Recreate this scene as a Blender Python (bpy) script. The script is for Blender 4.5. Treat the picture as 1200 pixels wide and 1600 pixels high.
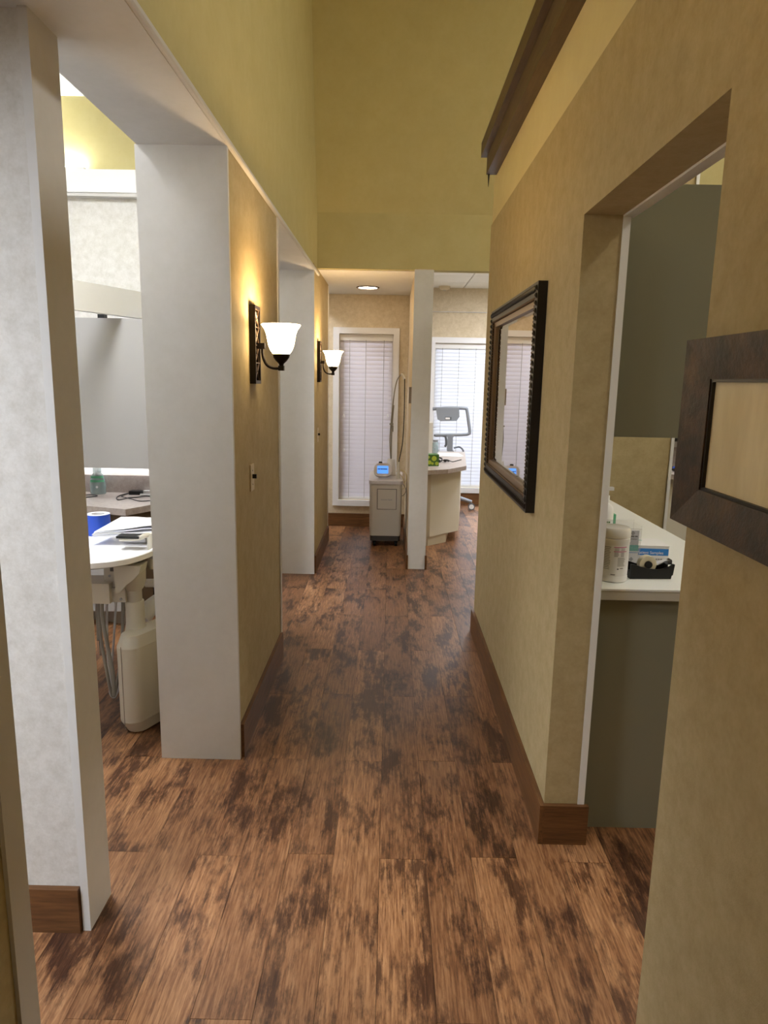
import bpy, bmesh, math, random
from mathutils import Vector, Matrix
random.seed(7)
PI = math.pi
for o in list(bpy.data.objects): bpy.data.objects.remove(o)
C = bpy.context.scene.collection
scene = bpy.context.scene

# ------------------------------------------------------------------ camera
CF, CPITCH, CYAW, CROLL, CH = 1081.1, 0.18815, -0.00666, 0.01895, 1.55
_fw = Vector((math.sin(CYAW)*math.cos(CPITCH), math.cos(CYAW)*math.cos(CPITCH), -math.sin(CPITCH)))
_rt = Vector((math.cos(CYAW), -math.sin(CYAW), 0)); _up = _rt.cross(_fw)
R_ = _rt*math.cos(CROLL) + _up*math.sin(CROLL); U_ = -_rt*math.sin(CROLL) + _up*math.cos(CROLL)
EYE = Vector((0, 0, CH))
cam_d = bpy.data.cameras.new('camera'); cam = bpy.data.objects.new('camera', cam_d); C.objects.link(cam)
cam.matrix_world = Matrix(((R_.x, U_.x, -_fw.x, 0), (R_.y, U_.y, -_fw.y, 0), (R_.z, U_.z, -_fw.z, CH), (0, 0, 0, 1)))
cam_d.sensor_fit = 'HORIZONTAL'; cam_d.sensor_width = 36; cam_d.lens = CF/1200*36; cam_d.clip_start = .02
scene.camera = cam
def ray(x, y): return _fw + R_*((x-600)/CF) - U_*((y-800)/CF)
def PX(x, y, X): d = ray(x, y); return EYE + d*(X/d.x)
def PY(x, y, Y): d = ray(x, y); return EYE + d*(Y/d.y)
def PZ(x, y, z=0): d = ray(x, y); return EYE + d*((z-CH)/d.z)

# ------------------------------------------------------------------ world and view
w = bpy.data.worlds.new('sky'); scene.world = w; w.use_nodes = True
bg = w.node_tree.nodes['Background']; bg.inputs[0].default_value = (.86, .93, 1, 1); bg.inputs[1].default_value = 3.2
scene.view_settings.view_transform = 'Standard'; scene.view_settings.look = 'None'
scene.view_settings.exposure = 0.95; scene.view_settings.gamma = 1; scene.view_settings.use_curve_mapping = False
L_ROOM, L_ROOM_A, L_VAULT, L_RROOM, L_SHADE, L_DOWN = 22, 23, 16.5, 29, 10, 18

# ------------------------------------------------------------------ materials
MATS = {}
def srgb(r, g, b):
    f = lambda c: (c/255/12.92 if c/255 <= .04045 else ((c/255+.055)/1.055)**2.4)
    return (f(r), f(g), f(b), 1)
def mat(name, col, rough=.6, metal=0, spec=.5, emit=None, estr=0, alpha=1, trans=0, ior=1.45, coat=0):
    m = bpy.data.materials.new(name); m.use_nodes = True; MATS[name] = m
    b = m.node_tree.nodes['Principled BSDF']
    if len(col) == 3: col = srgb(*col)
    b.inputs['Base Color'].default_value = col; b.inputs['Roughness'].default_value = rough
    b.inputs['Metallic'].default_value = metal; b.inputs['Specular IOR Level'].default_value = spec
    b.inputs['Transmission Weight'].default_value = trans; b.inputs['IOR'].default_value = ior
    b.inputs['Coat Weight'].default_value = coat
    if emit: b.inputs['Emission Color'].default_value = emit; b.inputs['Emission Strength'].default_value = estr
    return m
def N(m, t, **k):
    n = m.node_tree.nodes.new(t)
    for a, v in k.items(): setattr(n, a, v)
    return n
def LK(m, a, b): m.node_tree.links.new(a, b)
def noise(m, scale, detail=4, rough=.6, stretch=None, vec=None, obj=True):
    n = N(m, 'ShaderNodeTexNoise'); n.inputs['Scale'].default_value = scale
    n.inputs['Detail'].default_value = detail; n.inputs['Roughness'].default_value = rough
    if vec is None:
        tc = N(m, 'ShaderNodeTexCoord'); vec = tc.outputs['Object']
    if stretch:
        mp = N(m, 'ShaderNodeMapping'); mp.inputs['Scale'].default_value = stretch
        LK(m, vec, mp.inputs['Vector']); vec = mp.outputs[0]
    LK(m, vec, n.inputs['Vector'])
    return n.outputs['Fac']
def ramp(m, fac, stops):
    r = N(m, 'ShaderNodeValToRGB'); e = r.color_ramp.elements
    while len(e) < len(stops): e.new(.5)
    for i, (p, c) in enumerate(stops):
        e[i].position = p; e[i].color = srgb(*c) if len(c) == 3 else c
    LK(m, fac, r.inputs[0]); return r.outputs[0]
def mixc(m, fac, a, b, mode='MIX'):
    n = N(m, 'ShaderNodeMix', data_type='RGBA', blend_type=mode)
    for s, v in ((n.inputs[0], fac), (n.inputs[6], a), (n.inputs[7], b)):
        if isinstance(v, (int, float)): s.default_value = v
        elif isinstance(v, tuple): s.default_value = srgb(*v) if len(v) == 3 else v
        else: LK(m, v, s)
    return n.outputs[2]
def bump(m, h, strength=.2, dist=.002):
    b = N(m, 'ShaderNodeBump'); b.inputs['Strength'].default_value = strength; b.inputs['Distance'].default_value = dist
    LK(m, h, b.inputs['Height']); LK(m, b.outputs[0], m.node_tree.nodes['Principled BSDF'].inputs['Normal'])
def bc(m, s): LK(m, s, m.node_tree.nodes['Principled BSDF'].inputs['Base Color'])
def mottled(name, c0, c1, scale=14, rough=.75, bs=.25):
    m = mat(name, c0, rough, spec=.25)
    a = noise(m, scale, 6, .65); b = noise(m, scale*5, 3, .6)
    mx = N(m, 'ShaderNodeMath', operation='MULTIPLY_ADD'); LK(m, b, mx.inputs[0]); mx.inputs[1].default_value = .4
    LK(m, a, mx.inputs[2])
    bc(m, ramp(m, mx.outputs[0], [(.5, c0), (.88, c1)]))
    bump(m, noise(m, 220, 3, .7), bs, .0015)
    return m
mottled('wallpaper_tan', (173, 156, 117), (187, 171, 133), 16)
mottled('wallpaper_cream', (202, 199, 193), (220, 218, 215), 26)
mottled('wallpaper_beige', (196, 180, 152), (214, 200, 176), 26)
mottled('paint_green', (190, 178, 128), (196, 185, 136), 6, .8, .15)
mottled('paint_yellow', (216, 203, 158), (221, 209, 165), 6, .8, .15)
mottled('paint_white', (212, 211, 209), (218, 217, 216), 8, .6, .06)
mottled('ceiling_white', (232, 232, 228), (238, 238, 236), 60, .85, .3)
mat('trim_white', (234, 234, 234), .4); mat('trim_grey', (205, 203, 202), .45)
mat('window_white', (228, 228, 232), .35)
def wood(name, dark, light, rough=.45, axis=1, sc=1.):
    m = mat(name, dark, rough)
    st = [14, 14, 14]; st[axis] = 1.2
    g = noise(m, 5*sc, 8, .65, tuple(st)); h = noise(m, 3, 3, .5)
    mx = N(m, 'ShaderNodeMath', operation='MULTIPLY_ADD'); LK(m, h, mx.inputs[0]); mx.inputs[1].default_value = .35; LK(m, g, mx.inputs[2])
    bc(m, ramp(m, mx.outputs[0], [(.45, dark), (.95, light)])); bump(m, g, .12, .001)
    return m
wood('baseboard_wood', (74, 47, 26), (128, 88, 52), .42)
wood('baseboard_wood_x', (74, 47, 26), (128, 88, 52), .42, 0)
wood('ledge_wood', (66, 50, 34), (100, 80, 56), .45)
def plank_material():
    m = mat('plank_wood', (110, 75, 48), .42)
    tc = N(m, 'ShaderNodeTexCoord'); oi = N(m, 'ShaderNodeObjectInfo')
    sc = N(m, 'ShaderNodeVectorMath', operation='SCALE'); sc.inputs['Scale'].default_value = 37
    cb = N(m, 'ShaderNodeCombineXYZ'); LK(m, oi.outputs['Random'], cb.inputs[0]); LK(m, oi.outputs['Random'], cb.inputs[1]); LK(m, oi.outputs['Random'], cb.inputs[2])
    LK(m, cb.outputs[0], sc.inputs[0])
    ad = N(m, 'ShaderNodeVectorMath', operation='ADD'); LK(m, tc.outputs['Object'], ad.inputs[0]); LK(m, sc.outputs[0], ad.inputs[1])
    v = ad.outputs[0]
    fine = noise(m, 10, 9, .7, (15, .9, 1), v)            # long grain
    streak = noise(m, 6, 7, .68, (7, .7, 1), v)
    blot = noise(m, 4.6, 7, .66, (1.5, .62, 1), v)         # dark weathered patches
    lite = noise(m, 3.4, 5, .6, (1.7, .6, 1), v)
    brk = noise(m, 26, 5, .75, (2.2, .45, 1), v)
    base = ramp(m, fine, [(.30, (98, 65, 44)), (.44, (138, 98, 67)), (.56, (166, 124, 88)), (.72, (198, 159, 120))])
    hi = N(m, 'ShaderNodeMath', operation='MULTIPLY_ADD'); LK(m, fine, hi.inputs[0]); hi.inputs[1].default_value = .5; LK(m, lite, hi.inputs[2])
    base = mixc(m, ramp(m, hi.outputs[0], [(.74, (0, 0, 0)), (.95, (150, 150, 150))]), base, (200, 160, 122))
    tone = mixc(m, oi.outputs['Random'], (176, 158, 146), (255, 246, 236))
    base = mixc(m, .85, base, tone, 'MULTIPLY')
    dk = N(m, 'ShaderNodeMath', operation='MULTIPLY_ADD'); LK(m, brk, dk.inputs[0]); dk.inputs[1].default_value = .38; LK(m, blot, dk.inputs[2])
    dk2 = N(m, 'ShaderNodeMath', operation='MULTIPLY_ADD'); LK(m, streak, dk2.inputs[0]); dk2.inputs[1].default_value = .34; LK(m, dk.outputs[0], dk2.inputs[2])
    sub = N(m, 'ShaderNodeMath', operation='SUBTRACT'); LK(m, dk2.outputs[0], sub.inputs[0]); sub.inputs[1].default_value = .4
    msk = ramp(m, sub.outputs[0], [(.44, (0, 0, 0)), (.57, (250, 250, 250))])
    bc(m, mixc(m, msk, base, mixc(m, 1.0, base, (128, 114, 110), 'MULTIPLY')))
    rr = N(m, 'ShaderNodeMapRange'); LK(m, fine, rr.inputs[0]); rr.inputs[3].default_value = .3; rr.inputs[4].default_value = .5
    LK(m, rr.outputs[0], m.node_tree.nodes['Principled BSDF'].inputs['Roughness'])
    bump(m, fine, .25, .0012)
plank_material()
mat('groove_dark', (48, 32, 24), .8)
mat('bronze', (30, 23, 20), .42, .55); mat('bronze_edge', (96, 78, 62), .4, .5)
mat('black_plastic', (18, 18, 20), .4); mat('rubber_black', (14, 14, 14), .7)
mat('white_plastic', (232, 232, 234), .35); mat('white_gloss', (238, 238, 240), .2)
mat('beige_plastic', (206, 200, 186), .42); mat('beige_shade', (190, 184, 172), .45)
mat('ivory', (214, 200, 172), .45); mat('chrome', (220, 220, 224), .12, 1); mat('steel', (150, 150, 152), .3, 1)
mat('hose_grey', (150, 147, 140), .5); mat('hose_light', (205, 207, 212), .45)
mat('blue_plastic', (36, 78, 190), .4); mat('cable_black', (22, 20, 20), .5); mat('cable_yellow', (196, 176, 96), .5)
mat('paper', (232, 232, 236), .7); mat('paper2', (214, 216, 228), .45)
mat('mirror_glass', (240, 240, 240), .0, 1); mat('bevel_glass', (225, 225, 225), .02, 1)
mat('cart_grey', (146, 152, 163), .35, .3); mat('cart_dark', (104, 108, 116), .4, .2)
mat('laser_body', (196, 190, 178), .45); mat('laser_top', (208, 205, 208), .4); mat('laser_dark', (74, 70, 66), .5)
mat('screen_blue', (90, 150, 235), .3, emit=srgb(84, 148, 240), estr=.55); mat('screen_ink', (20, 36, 90), .4)
mat('text_dark', (70, 72, 80), .6); mat('text_grey', (150, 150, 156), .6); mat('text_white', (240, 240, 245), .5)
mat('text_pink', (196, 96, 150), .6); mat('teal', (80, 178, 172), .5); mat('box_blue', (46, 128, 214), .45)
mat('tape_cream', (222, 216, 196), .35); mat('green_label', (96, 176, 136), .5); mat('navy', (44, 60, 120), .5)
mat('lime', (178, 200, 70), .5); mat('leaf_green', (66, 110, 50), .5)

mat('laminate_grey', (172, 168, 154), .42, spec=.45); mat('laminate_olive', (128, 126, 110), .33, spec=.5)
mat('counter_white', (226, 228, 228), .35); mat('counter_edge', (186, 182, 172), .45)
mottled('counter_taupe', (158, 146, 139), (178, 167, 161), 40, .4, .02); mat('cabinet_taupe', (150, 138, 124), .5)
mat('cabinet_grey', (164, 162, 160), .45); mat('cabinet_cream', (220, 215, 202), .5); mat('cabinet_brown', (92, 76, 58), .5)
mat('frame_black', (24, 18, 15), .38); mat('frame_gold', (120, 98, 74), .4, .4)
m = mat('frame_rustic', (64, 44, 28), .45); bc(m, ramp(m, noise(m, 16, 9, .7, (1, 1, 1)), [(.3, (24, 15, 10)), (.5, (56, 38, 24)), (.72, (92, 65, 41))])); bump(m, noise(m, 30, 6, .7), .5, .004)
m = mat('art_paper', (224, 212, 180), .6); bc(m, ramp(m, noise(m, 5, 5, .6, (1, 4, 1)), [(.3, (216, 202, 166)), (.7, (236, 224, 192))]))
mat('troffer_metal', (230, 230, 230), .4)
def emitter(name, col, s): return mat(name, (255, 255, 255), .5, emit=col, estr=s)
emitter('tube_room', (.93, .96, 1, 1), L_ROOM); emitter('tube_room_a', (.88, .93, 1, 1), L_ROOM_A); emitter('tube_vault', (1, .96, .88, 1), L_VAULT)  # tube emitters are for the added ceiling panels out of view
emitter('tube_far', (.96, .98, 1, 1), L_RROOM); emitter('down_lamp', (1, .84, .64, 1), L_DOWN)
emitter('cove_glow', (.97, 1, .97, 1), 42); emitter('bar_glow', (.97, .98, 1, 1), 5); emitter('shade_glow', (1, .74, .4, 1), L_SHADE)  # cove and bar glow belong to the added light bars
def slat_material(name, col, k):
    m = bpy.data.materials.new(name); m.use_nodes = True; MATS[name] = m; nt = m.node_tree
    d = N(m, 'ShaderNodeBsdfDiffuse'); t = N(m, 'ShaderNodeBsdfTranslucent'); x = N(m, 'ShaderNodeMixShader')
    d.inputs[0].default_value = srgb(*col); t.inputs[0].default_value = srgb(*col); x.inputs[0].default_value = k
    LK(m, d.outputs[0], x.inputs[1]); LK(m, t.outputs[0], x.inputs[2]); LK(m, x.outputs[0], nt.nodes['Material Output'].inputs[0])
slat_material('slat_white', (222, 224, 232), .10); slat_material('slat_dim', (222, 219, 226), .15)
m = bpy.data.materials.new('pane_glass'); m.use_nodes = True; MATS['pane_glass'] = m
_t = N(m, 'ShaderNodeBsdfTransparent'); _g = N(m, 'ShaderNodeBsdfGlossy'); _g.inputs['Roughness'].default_value = .02
_x = N(m, 'ShaderNodeMixShader'); _x.inputs[0].default_value = .08
LK(m, _t.outputs[0], _x.inputs[1]); LK(m, _g.outputs[0], _x.inputs[2]); LK(m, _x.outputs[0], m.node_tree.nodes['Material Output'].inputs[0])

def clear(name, col, k):
    m = bpy.data.materials.new(name); m.use_nodes = True; MATS[name] = m
    t = N(m, 'ShaderNodeBsdfTransparent'); p = m.node_tree.nodes['Principled BSDF']; x = N(m, 'ShaderNodeMixShader')
    p.inputs['Base Color'].default_value = srgb(*col); p.inputs['Roughness'].default_value = .1; x.inputs[0].default_value = k
    LK(m, t.outputs[0], x.inputs[1]); LK(m, p.outputs[0], x.inputs[2]); LK(m, x.outputs[0], m.node_tree.nodes['Material Output'].inputs[0])
clear('clear_plastic', (238, 240, 246), .13); clear('clear_liquid', (150, 176, 178), .5)

# ------------------------------------------------------------------ mesh helpers
class B:
    def __init__(s): s.bm = bmesh.new()
    def _add(s, vs, fs):
        v = [s.bm.verts.new(p) for p in vs]
        for f in fs:
            try: s.bm.faces.new([v[i] for i in f])
            except ValueError: pass
        return s
    def box(s, x0, x1, y0, y1, z0, z1, M=None):
        vs = [Vector((x, y, z)) for z in (z0, z1) for y in (y0, y1) for x in (x0, x1)]
        if M: vs = [M @ v for v in vs]
        return s._add(vs, [(0, 2, 3, 1), (4, 5, 7, 6), (0, 1, 5, 4), (2, 6, 7, 3), (0, 4, 6, 2), (1, 3, 7, 5)])
    def prism(s, pts, z0, z1, top=None, M=None):
        n = len(pts); top = top or pts
        vs = [Vector((p[0], p[1], z0)) for p in pts] + [Vector((p[0], p[1], z1)) for p in top]
        if M: vs = [M @ v for v in vs]
        return s._add(vs, [tuple(range(n-1, -1, -1)), tuple(range(n, 2*n))] + [(i, (i+1) % n, n+(i+1) % n, n+i) for i in range(n)])
    def lathe(s, prof, c=(0, 0, 0), seg=24, M=None, closed=False):
        vs = []; c = Vector(c)
        for r, z in prof:
            for k in range(seg):
                a = 2*PI*k/seg; v = Vector((r*math.cos(a), r*math.sin(a), z)); vs.append((M @ v if M else v) + c)
        fs = [(j*seg+k, j*seg+(k+1) % seg, (j+1)*seg+(k+1) % seg, (j+1)*seg+k) for j in range(len(prof)-1) for k in range(seg)]
        if closed: fs += [((len(prof)-1)*seg+k, (len(prof)-1)*seg+(k+1) % seg, (k+1) % seg, k) for k in range(seg)]
        else: fs += [tuple(range(seg-1, -1, -1)), tuple((len(prof)-1)*seg+k for k in range(seg))]
        return s._add(vs, fs)
    def cyl(s, a, b, r0, r1=None, seg=16):
        a, b = Vector(a), Vector(b); d = b-a; q = d.to_track_quat('Z', 'Y').to_matrix().to_4x4()
        return s.lathe([(r0, 0), (r1 if r1 is not None else r0, d.length)], a, seg, q)
    def tube(s, pts, r, seg=8, smooth=True, closed=False):
        pts = [Vector(p) for p in pts]
        if smooth and len(pts) > 2:
            out = []; n = len(pts)
            rng = range(n if closed else n-1)
            for i in rng:
                if closed: p0, p1, p2, p3 = pts[i-1], pts[i], pts[(i+1) % n], pts[(i+2) % n]
                else: p0, p1, p2, p3 = pts[max(i-1, 0)], pts[i], pts[i+1], pts[min(i+2, n-1)]
                for k in range(6):
                    t = k/6
                    out.append(.5*((2*p1)+(p2-p0)*t+(2*p0-5*p1+4*p2-p3)*t*t+(3*p1-p0-3*p2+p3)*t**3))
            if not closed: out.append(pts[-1])
            pts = out
        n = len(pts); vs = []; nrm = None
        for i, p in enumerate(pts):
            if closed: t = (pts[(i+1) % n]-pts[i-1]).normalized()
            else: t = (pts[min(i+1, n-1)]-pts[max(i-1, 0)]).normalized()
            if nrm is None: nrm = t.orthogonal().normalized()
            nrm = (nrm-t*nrm.dot(t)).normalized(); b = t.cross(nrm)
            rr = r(i/(n-1)) if callable(r) else r
            for k in range(seg):
                a = 2*PI*k/seg; vs.append(p+(nrm*math.cos(a)+b*math.sin(a))*rr)
        m = n if closed else n-1
        fs = [(i*seg+k, i*seg+(k+1) % seg, ((i+1) % n)*seg+(k+1) % seg, ((i+1) % n)*seg+k) for i in range(m) for k in range(seg)]
        if not closed: fs += [tuple(range(seg-1, -1, -1)), tuple((n-1)*seg+k for k in range(seg))]
        return s._add(vs, fs)
    def ball(s, c, r, seg=10, sc=(1, 1, 1)):
        prof = [(max(r*math.sin(PI*i/seg), 1e-5), -r*math.cos(PI*i/seg)) for i in range(seg+1)]
        return s.lathe(prof, c, seg+4, Matrix.Diagonal((*sc, 1)))
    def bevel(s, w, seg=2, ang=35):
        es = [e for e in s.bm.edges if len(e.link_faces) == 2 and e.calc_face_angle(0) > math.radians(ang)]
        if es: bmesh.ops.bevel(s.bm, geom=es, offset=w, segments=seg, affect='EDGES', clamp_overlap=True)
        return s
    def obj(s, name, m, parent=None, org=None, smooth=False, recenter=None):
        bmesh.ops.recalc_face_normals(s.bm, faces=s.bm.faces[:])
        me = bpy.data.meshes.new(name); s.bm.to_mesh(me); s.bm.free()
        loc = Vector((0, 0, 0))
        if parent is not None and org is None and parent.get('_world'): org = parent.location
        if parent is None or recenter:
            xs = [v.co for v in me.vertices]
            loc = Vector(((min(v.x for v in xs)+max(v.x for v in xs))/2, (min(v.y for v in xs)+max(v.y for v in xs))/2, min(v.z for v in xs)))
            me.transform(Matrix.Translation(-loc))
        if parent is not None and org is not None:
            if recenter: loc = loc-org
            else: me.transform(Matrix.Translation(-org))
        if smooth:
            for p in me.polygons: p.use_smooth = True
            me.set_sharp_from_angle(angle=math.radians(40))
        me.materials.append(MATS[m]); o = bpy.data.objects.new(name, me); o.location = loc
        C.objects.link(o)
        if parent is not None: o.parent = parent
        return o
def thing(name, label, cat, loc, rz=0, group=None, world=True):
    o = bpy.data.objects.new(name, None); o.empty_display_size = .1; C.objects.link(o)
    o.location = Vector(loc); o.rotation_euler.z = rz; o['label'] = label; o['category'] = cat
    if world: o['_world'] = 1
    if group: o['group'] = group
    return o
def tag(o, label, cat, group=None):
    o['label'] = label; o['category'] = cat
    if group: o['group'] = group
    return o
def struct(name, b, m, label=None, smooth=False):
    o = b.obj(name, m, smooth=smooth); o['kind'] = 'structure'
    if label: o['label'] = label
    return o
def dup(o, parent=None):
    c = o.copy(); C.objects.link(c)
    if parent is not None: c.parent = parent
    for ch in o.children: dup(ch, c)
    return c
def bx(*a): return B().box(*a)
def text(name, s, size, M, m, parent, org=None, ext=.0003):
    cu = bpy.data.curves.new(name, 'FONT'); cu.body = s; cu.size = size; cu.extrude = ext; cu.align_x = 'CENTER'; cu.align_y = 'CENTER'
    t = bpy.data.objects.new(name, cu); C.objects.link(t)
    dg = bpy.context.evaluated_depsgraph_get(); me = bpy.data.meshes.new_from_object(t.evaluated_get(dg))
    bpy.data.objects.remove(t)
    me.transform(M)
    if org is None and parent.get('_world'): org = parent.location
    if org is not None: me.transform(Matrix.Translation(-org))
    me.materials.clear(); me.materials.append(MATS[m]); o = bpy.data.objects.new(name, me); C.objects.link(o); o.parent = parent
    return o
def print_row(name, M, xs, h, m, parent):       # row of small printed strokes too fine to read
    b = B()
    for x0, x1 in xs: b.box(x0, x1, -h/2, h/2, 0, .0004, M)
    return b.obj(name, m, parent)
def frame_M(o, xd, yd):          # matrix with local x, y axes along xd, yd
    xd, yd = Vector(xd).normalized(), Vector(yd).normalized(); zd = xd.cross(yd)
    return Matrix(((xd.x, yd.x, zd.x, o[0]), (xd.y, yd.y, zd.y, o[1]), (xd.z, yd.z, zd.z, o[2]), (0, 0, 0, 1)))

# ------------------------------------------------------------------ the setting
XL, XR = -.595, .55
JY, NY, RE = 2.137, 1.253, 4.17         # jamb, near edge of the doorway, far end of the right wall
ZT = 2.425
# floor and planks
fl = struct('floor', bx(-3.7, 3.7, -2.6, 9.0, -.06, -.004), 'groove_dark')
PW, PL = .152, 1.195
pm = None; k = 0
for i in range(-15, 10):
    x0 = -.007 + i*PW
    off = (2.63 if i % 2 else 2.035) + random.uniform(-.012, .012)
    for j in range(-3, 7):
        y0 = off + j*PL
        if y0 + PL < .1 or y0 > 8.85: continue
        if x0 > .75 and y0 + PL < 1.2: continue
        if x0 < -1.2 and (y0 > 4.4): continue
        if pm is None:
            b = bx(-PW/2+.0006, PW/2-.0006, -PL/2+.0006, PL/2-.0006, -.008, 0); b.bevel(.0009, 1)
            o = b.obj('plank', 'plank_wood', fl, org=Vector((0, 0, 0))); pm = o.data
        else:
            o = bpy.data.objects.new('plank', pm); C.objects.link(o); o.parent = fl
        o.location = Vector((x0+PW/2, y0+PL/2, 0)) - fl.location
# left hall wall
struct('wall_left', bx(-.9, XL, -2.5, 1.0, 0, 2.36), 'wallpaper_tan')
struct('wall_left', bx(-.906, XL, 2.63, 3.73, 0, 2.36), 'wallpaper_tan')
struct('wall_left', bx(-.906, XL, 5.416, 6.63, 0, 2.4), 'wallpaper_tan')
struct('wall_left', bx(-.909, XL-.006, -2.5, 5.75, 2.36, 4.7), 'paint_green')
struct('wall_left', bx(-3.7, -3.6, -2.5, 9, 0, 4.7), 'wallpaper_cream')
n_trim = [0]
def trim(b, m):
    n_trim[0] += 1; return struct('trim_%d' % n_trim[0], b, m)
trim(bx(-.916, XL+.004, 2.61, 2.63, 0, 2.346).bevel(.002), 'paint_white')
trim(bx(-.916, XL+.004, 5.396, 5.416, 0, 2.346).bevel(.002), 'paint_white')
trim(bx(-.909, XL+.002, 1.0, 2.63, 2.346, 2.36), 'paint_white')
trim(bx(-.909, XL+.002, 3.73, 5.416, 2.346, 2.36), 'paint_white')
trim(B().prism([(XL, 2.348), (XL+.012, 2.348), (XL+.016, 2.353), (XL+.016, 2.364), (XL+.011, 2.369), (XL-.008, 2.369), (XL-.008, 2.361), (XL, 2.361)], -2.5, 5.7, M=Matrix(((1, 0, 0, 0), (0, 0, 1, 0), (0, 1, 0, 0), (0, 0, 0, 1)))), 'trim_grey')
trim(bx(XL-.03, XL+.007, .958, 1.012, 0, 2.346).bevel(.004), 'trim_grey')
trim(bx(XL-.02, XL+.006, 3.69, 3.736, 0, 2.346).bevel(.003), 'trim_grey')
trim(bx(XL-.02, XL+.005, 6.60, 6.636, 0, 2.39).bevel(.003), 'trim_white')
# partition between the two left rooms
struct('wall_partition', bx(-3.6, -.842, 1.706, 1.833, 0, 3.25), 'wallpaper_cream')
trim(bx(-.842, -.82, 1.698, 1.841, 0, 2.346).bevel(.003), 'paint_white')
# second left room back wall, third room
struct('wall_back', bx(-3.6, -.92, 4.69, 4.79, 0, 2.66), 'wallpaper_cream')
struct('wall_back', bx(-3.6, -.92, 4.69, 4.79, 2.8, 3.3), 'paint_green')
trim(bx(-3.6, -.92, 4.62, 4.79, 2.675, 2.81).bevel(.004), 'trim_white')
trim(bx(-3.6, -.92, 4.63, 4.69, 2.655, 2.675), 'trim_grey')
struct('ceiling', bx(-3.6, -.909, -2.5, 1.706, 2.346, 2.45), 'ceiling_white')
struct('ceiling', bx(-3.6, -.909, 1.833, 9, 3.25, 3.35), 'ceiling_white')
# right hall wall with doorway
b = bx(XR, XR+.13, -2.5, NY, 0, ZT).box(XR, XR+.13, NY, JY, 2.033, ZT).box(XR, XR+.13, JY, RE, 0, ZT)
struct('wall_right', b, 'wallpaper_tan')
struct('wall_right', bx(XR+.004, XR+.13, -2.5, RE-.02, ZT, 2.76), 'paint_yellow')
trim(bx(XR+.113, XR+.135, JY-.004, JY+.002, .14, 2.029).box(XR+.113, XR+.135, NY, JY+.002, 2.027, 2.034).bevel(.001), 'trim_white')
trim(bx(XR+.13, XR+.15, NY-.05, JY+.02, 2.03, 2.12), 'trim_white')
# wooden ledge capping the parapet
led = thing('wooden_ledge', 'dark brown wooden ledge capping the yellow parapet above the hall', 'ledge', (.5, 3.0, 2.66))
bx(.498, XR+.135, -2.4, 4.07, 2.665, 2.76).bevel(.004).obj('lower_rail', 'ledge_wood', led)
bx(.468, XR+.15, -2.4, 4.10, 2.76, 2.835).bevel(.005).obj('cap_board', 'ledge_wood', led)
b = B(); b.cyl((.51, 4.06, 2.60), (.51, 4.06, 2.67), .001, .006, 8); b.obj('cap_peg', 'black_plastic', led)
# end of the hall: header, sloped upper wall
struct('wall_far', bx(-.62, 3.6, 5.7, 5.8, 2.405, 2.82), 'paint_green')
struct('wall_far', B().prism([(5.7, 2.82), (5.8, 2.82), (5.26, 4.75), (5.16, 4.75)], -.62, 3.6, M=Matrix(((0, 0, 1, 0), (1, 0, 0, 0), (0, 1, 0, 0), (0, 0, 0, 1)))), 'paint_green')
struct('ceiling', bx(-.9, 3.7, -2.6, 5.4, 4.6, 4.7), 'ceiling_white')
struct('wall_right', bx(3.6, 3.7, -2.5, 9, 0, 4.7), 'paint_yellow')
struct('wall_near', bx(-3.7, 3.7, -2.6, -2.5, 0, 4.7), 'wallpaper_tan')
# alcove
WIN1 = (-.54, .015, .287, 2.012); WIN2 = (.54, 1.80, .214, 2.018)
def wall_with_hole(name, x0, x1, y0, y1, z0, z1, h, m):
    b = bx(x0, h[0], y0, y1, z0, z1).box(h[1], x1, y0, y1, z0, z1).box(h[0], h[1], y0, y1, z0, h[2]).box(h[0], h[1], y0, y1, h[3], z1)
    return struct(name, b, m)
wall_with_hole('wall_far', -3.6, .17, 7.3, 7.42, 0, 3.3, WIN1, 'wallpaper_beige')
struct('ceiling', bx(-.92, .17, 5.74, 7.3, 2.40, 2.5), 'paint_white')
wall_with_hole('wall_far', .31, 3.6, 8.82, 8.94, 0, 2.8, WIN2, 'wallpaper_beige')
struct('wall_partition', bx(.17, .31, 5.63, 5.7, 0, 2.404).box(.17, .31, 5.7, 5.8, 0, 2.404).box(.17, .31, 5.8, 8.94, 0, 2.8), 'wallpaper_beige')
trim(bx(.165, .315, 5.612, 5.63, 0, 2.395).bevel(.003), 'paint_white')
struct('wall_partition', bx(XR+.13, 1.655, 4.10, 4.2, 0, 2.76), 'wallpaper_tan')
trim(bx(1.655, 1.672, 4.09, 4.21, 0, 2.76).bevel(.003), 'trim_white')
trim(bx(.315, 3.6, 8.80, 8.82, 2.385, 2.392), 'trim_grey')
struct('wall_back', bx(2.1, 3.6, 6.95, 7.05, 0, 2.68), 'wallpaper_cream')
# tiled ceiling in the far right room
ce = struct('ceiling', bx(.31, 3.6, 5.8, 8.82, 2.69, 2.8), 'trim_grey')
tm = None
for i in range(6):
    for j in range(6):
        x0, y0 = .31+i*.55, 5.8+j*.505
        if i == 2 and j in (2, 3): continue
        if tm is None:
            b = bx(-.268, .268, -.246, .246, -.018, .01).bevel(.004, 1); t = b.obj('ceiling_tile', 'ceiling_white', ce, org=Vector((0, 0, 0))); tm = t.data
        else:
            t = bpy.data.objects.new('ceiling_tile', tm); C.objects.link(t); t.parent = ce
        t.location = Vector((x0+.275, y0+.2525, 2.69)) - ce.location
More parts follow.
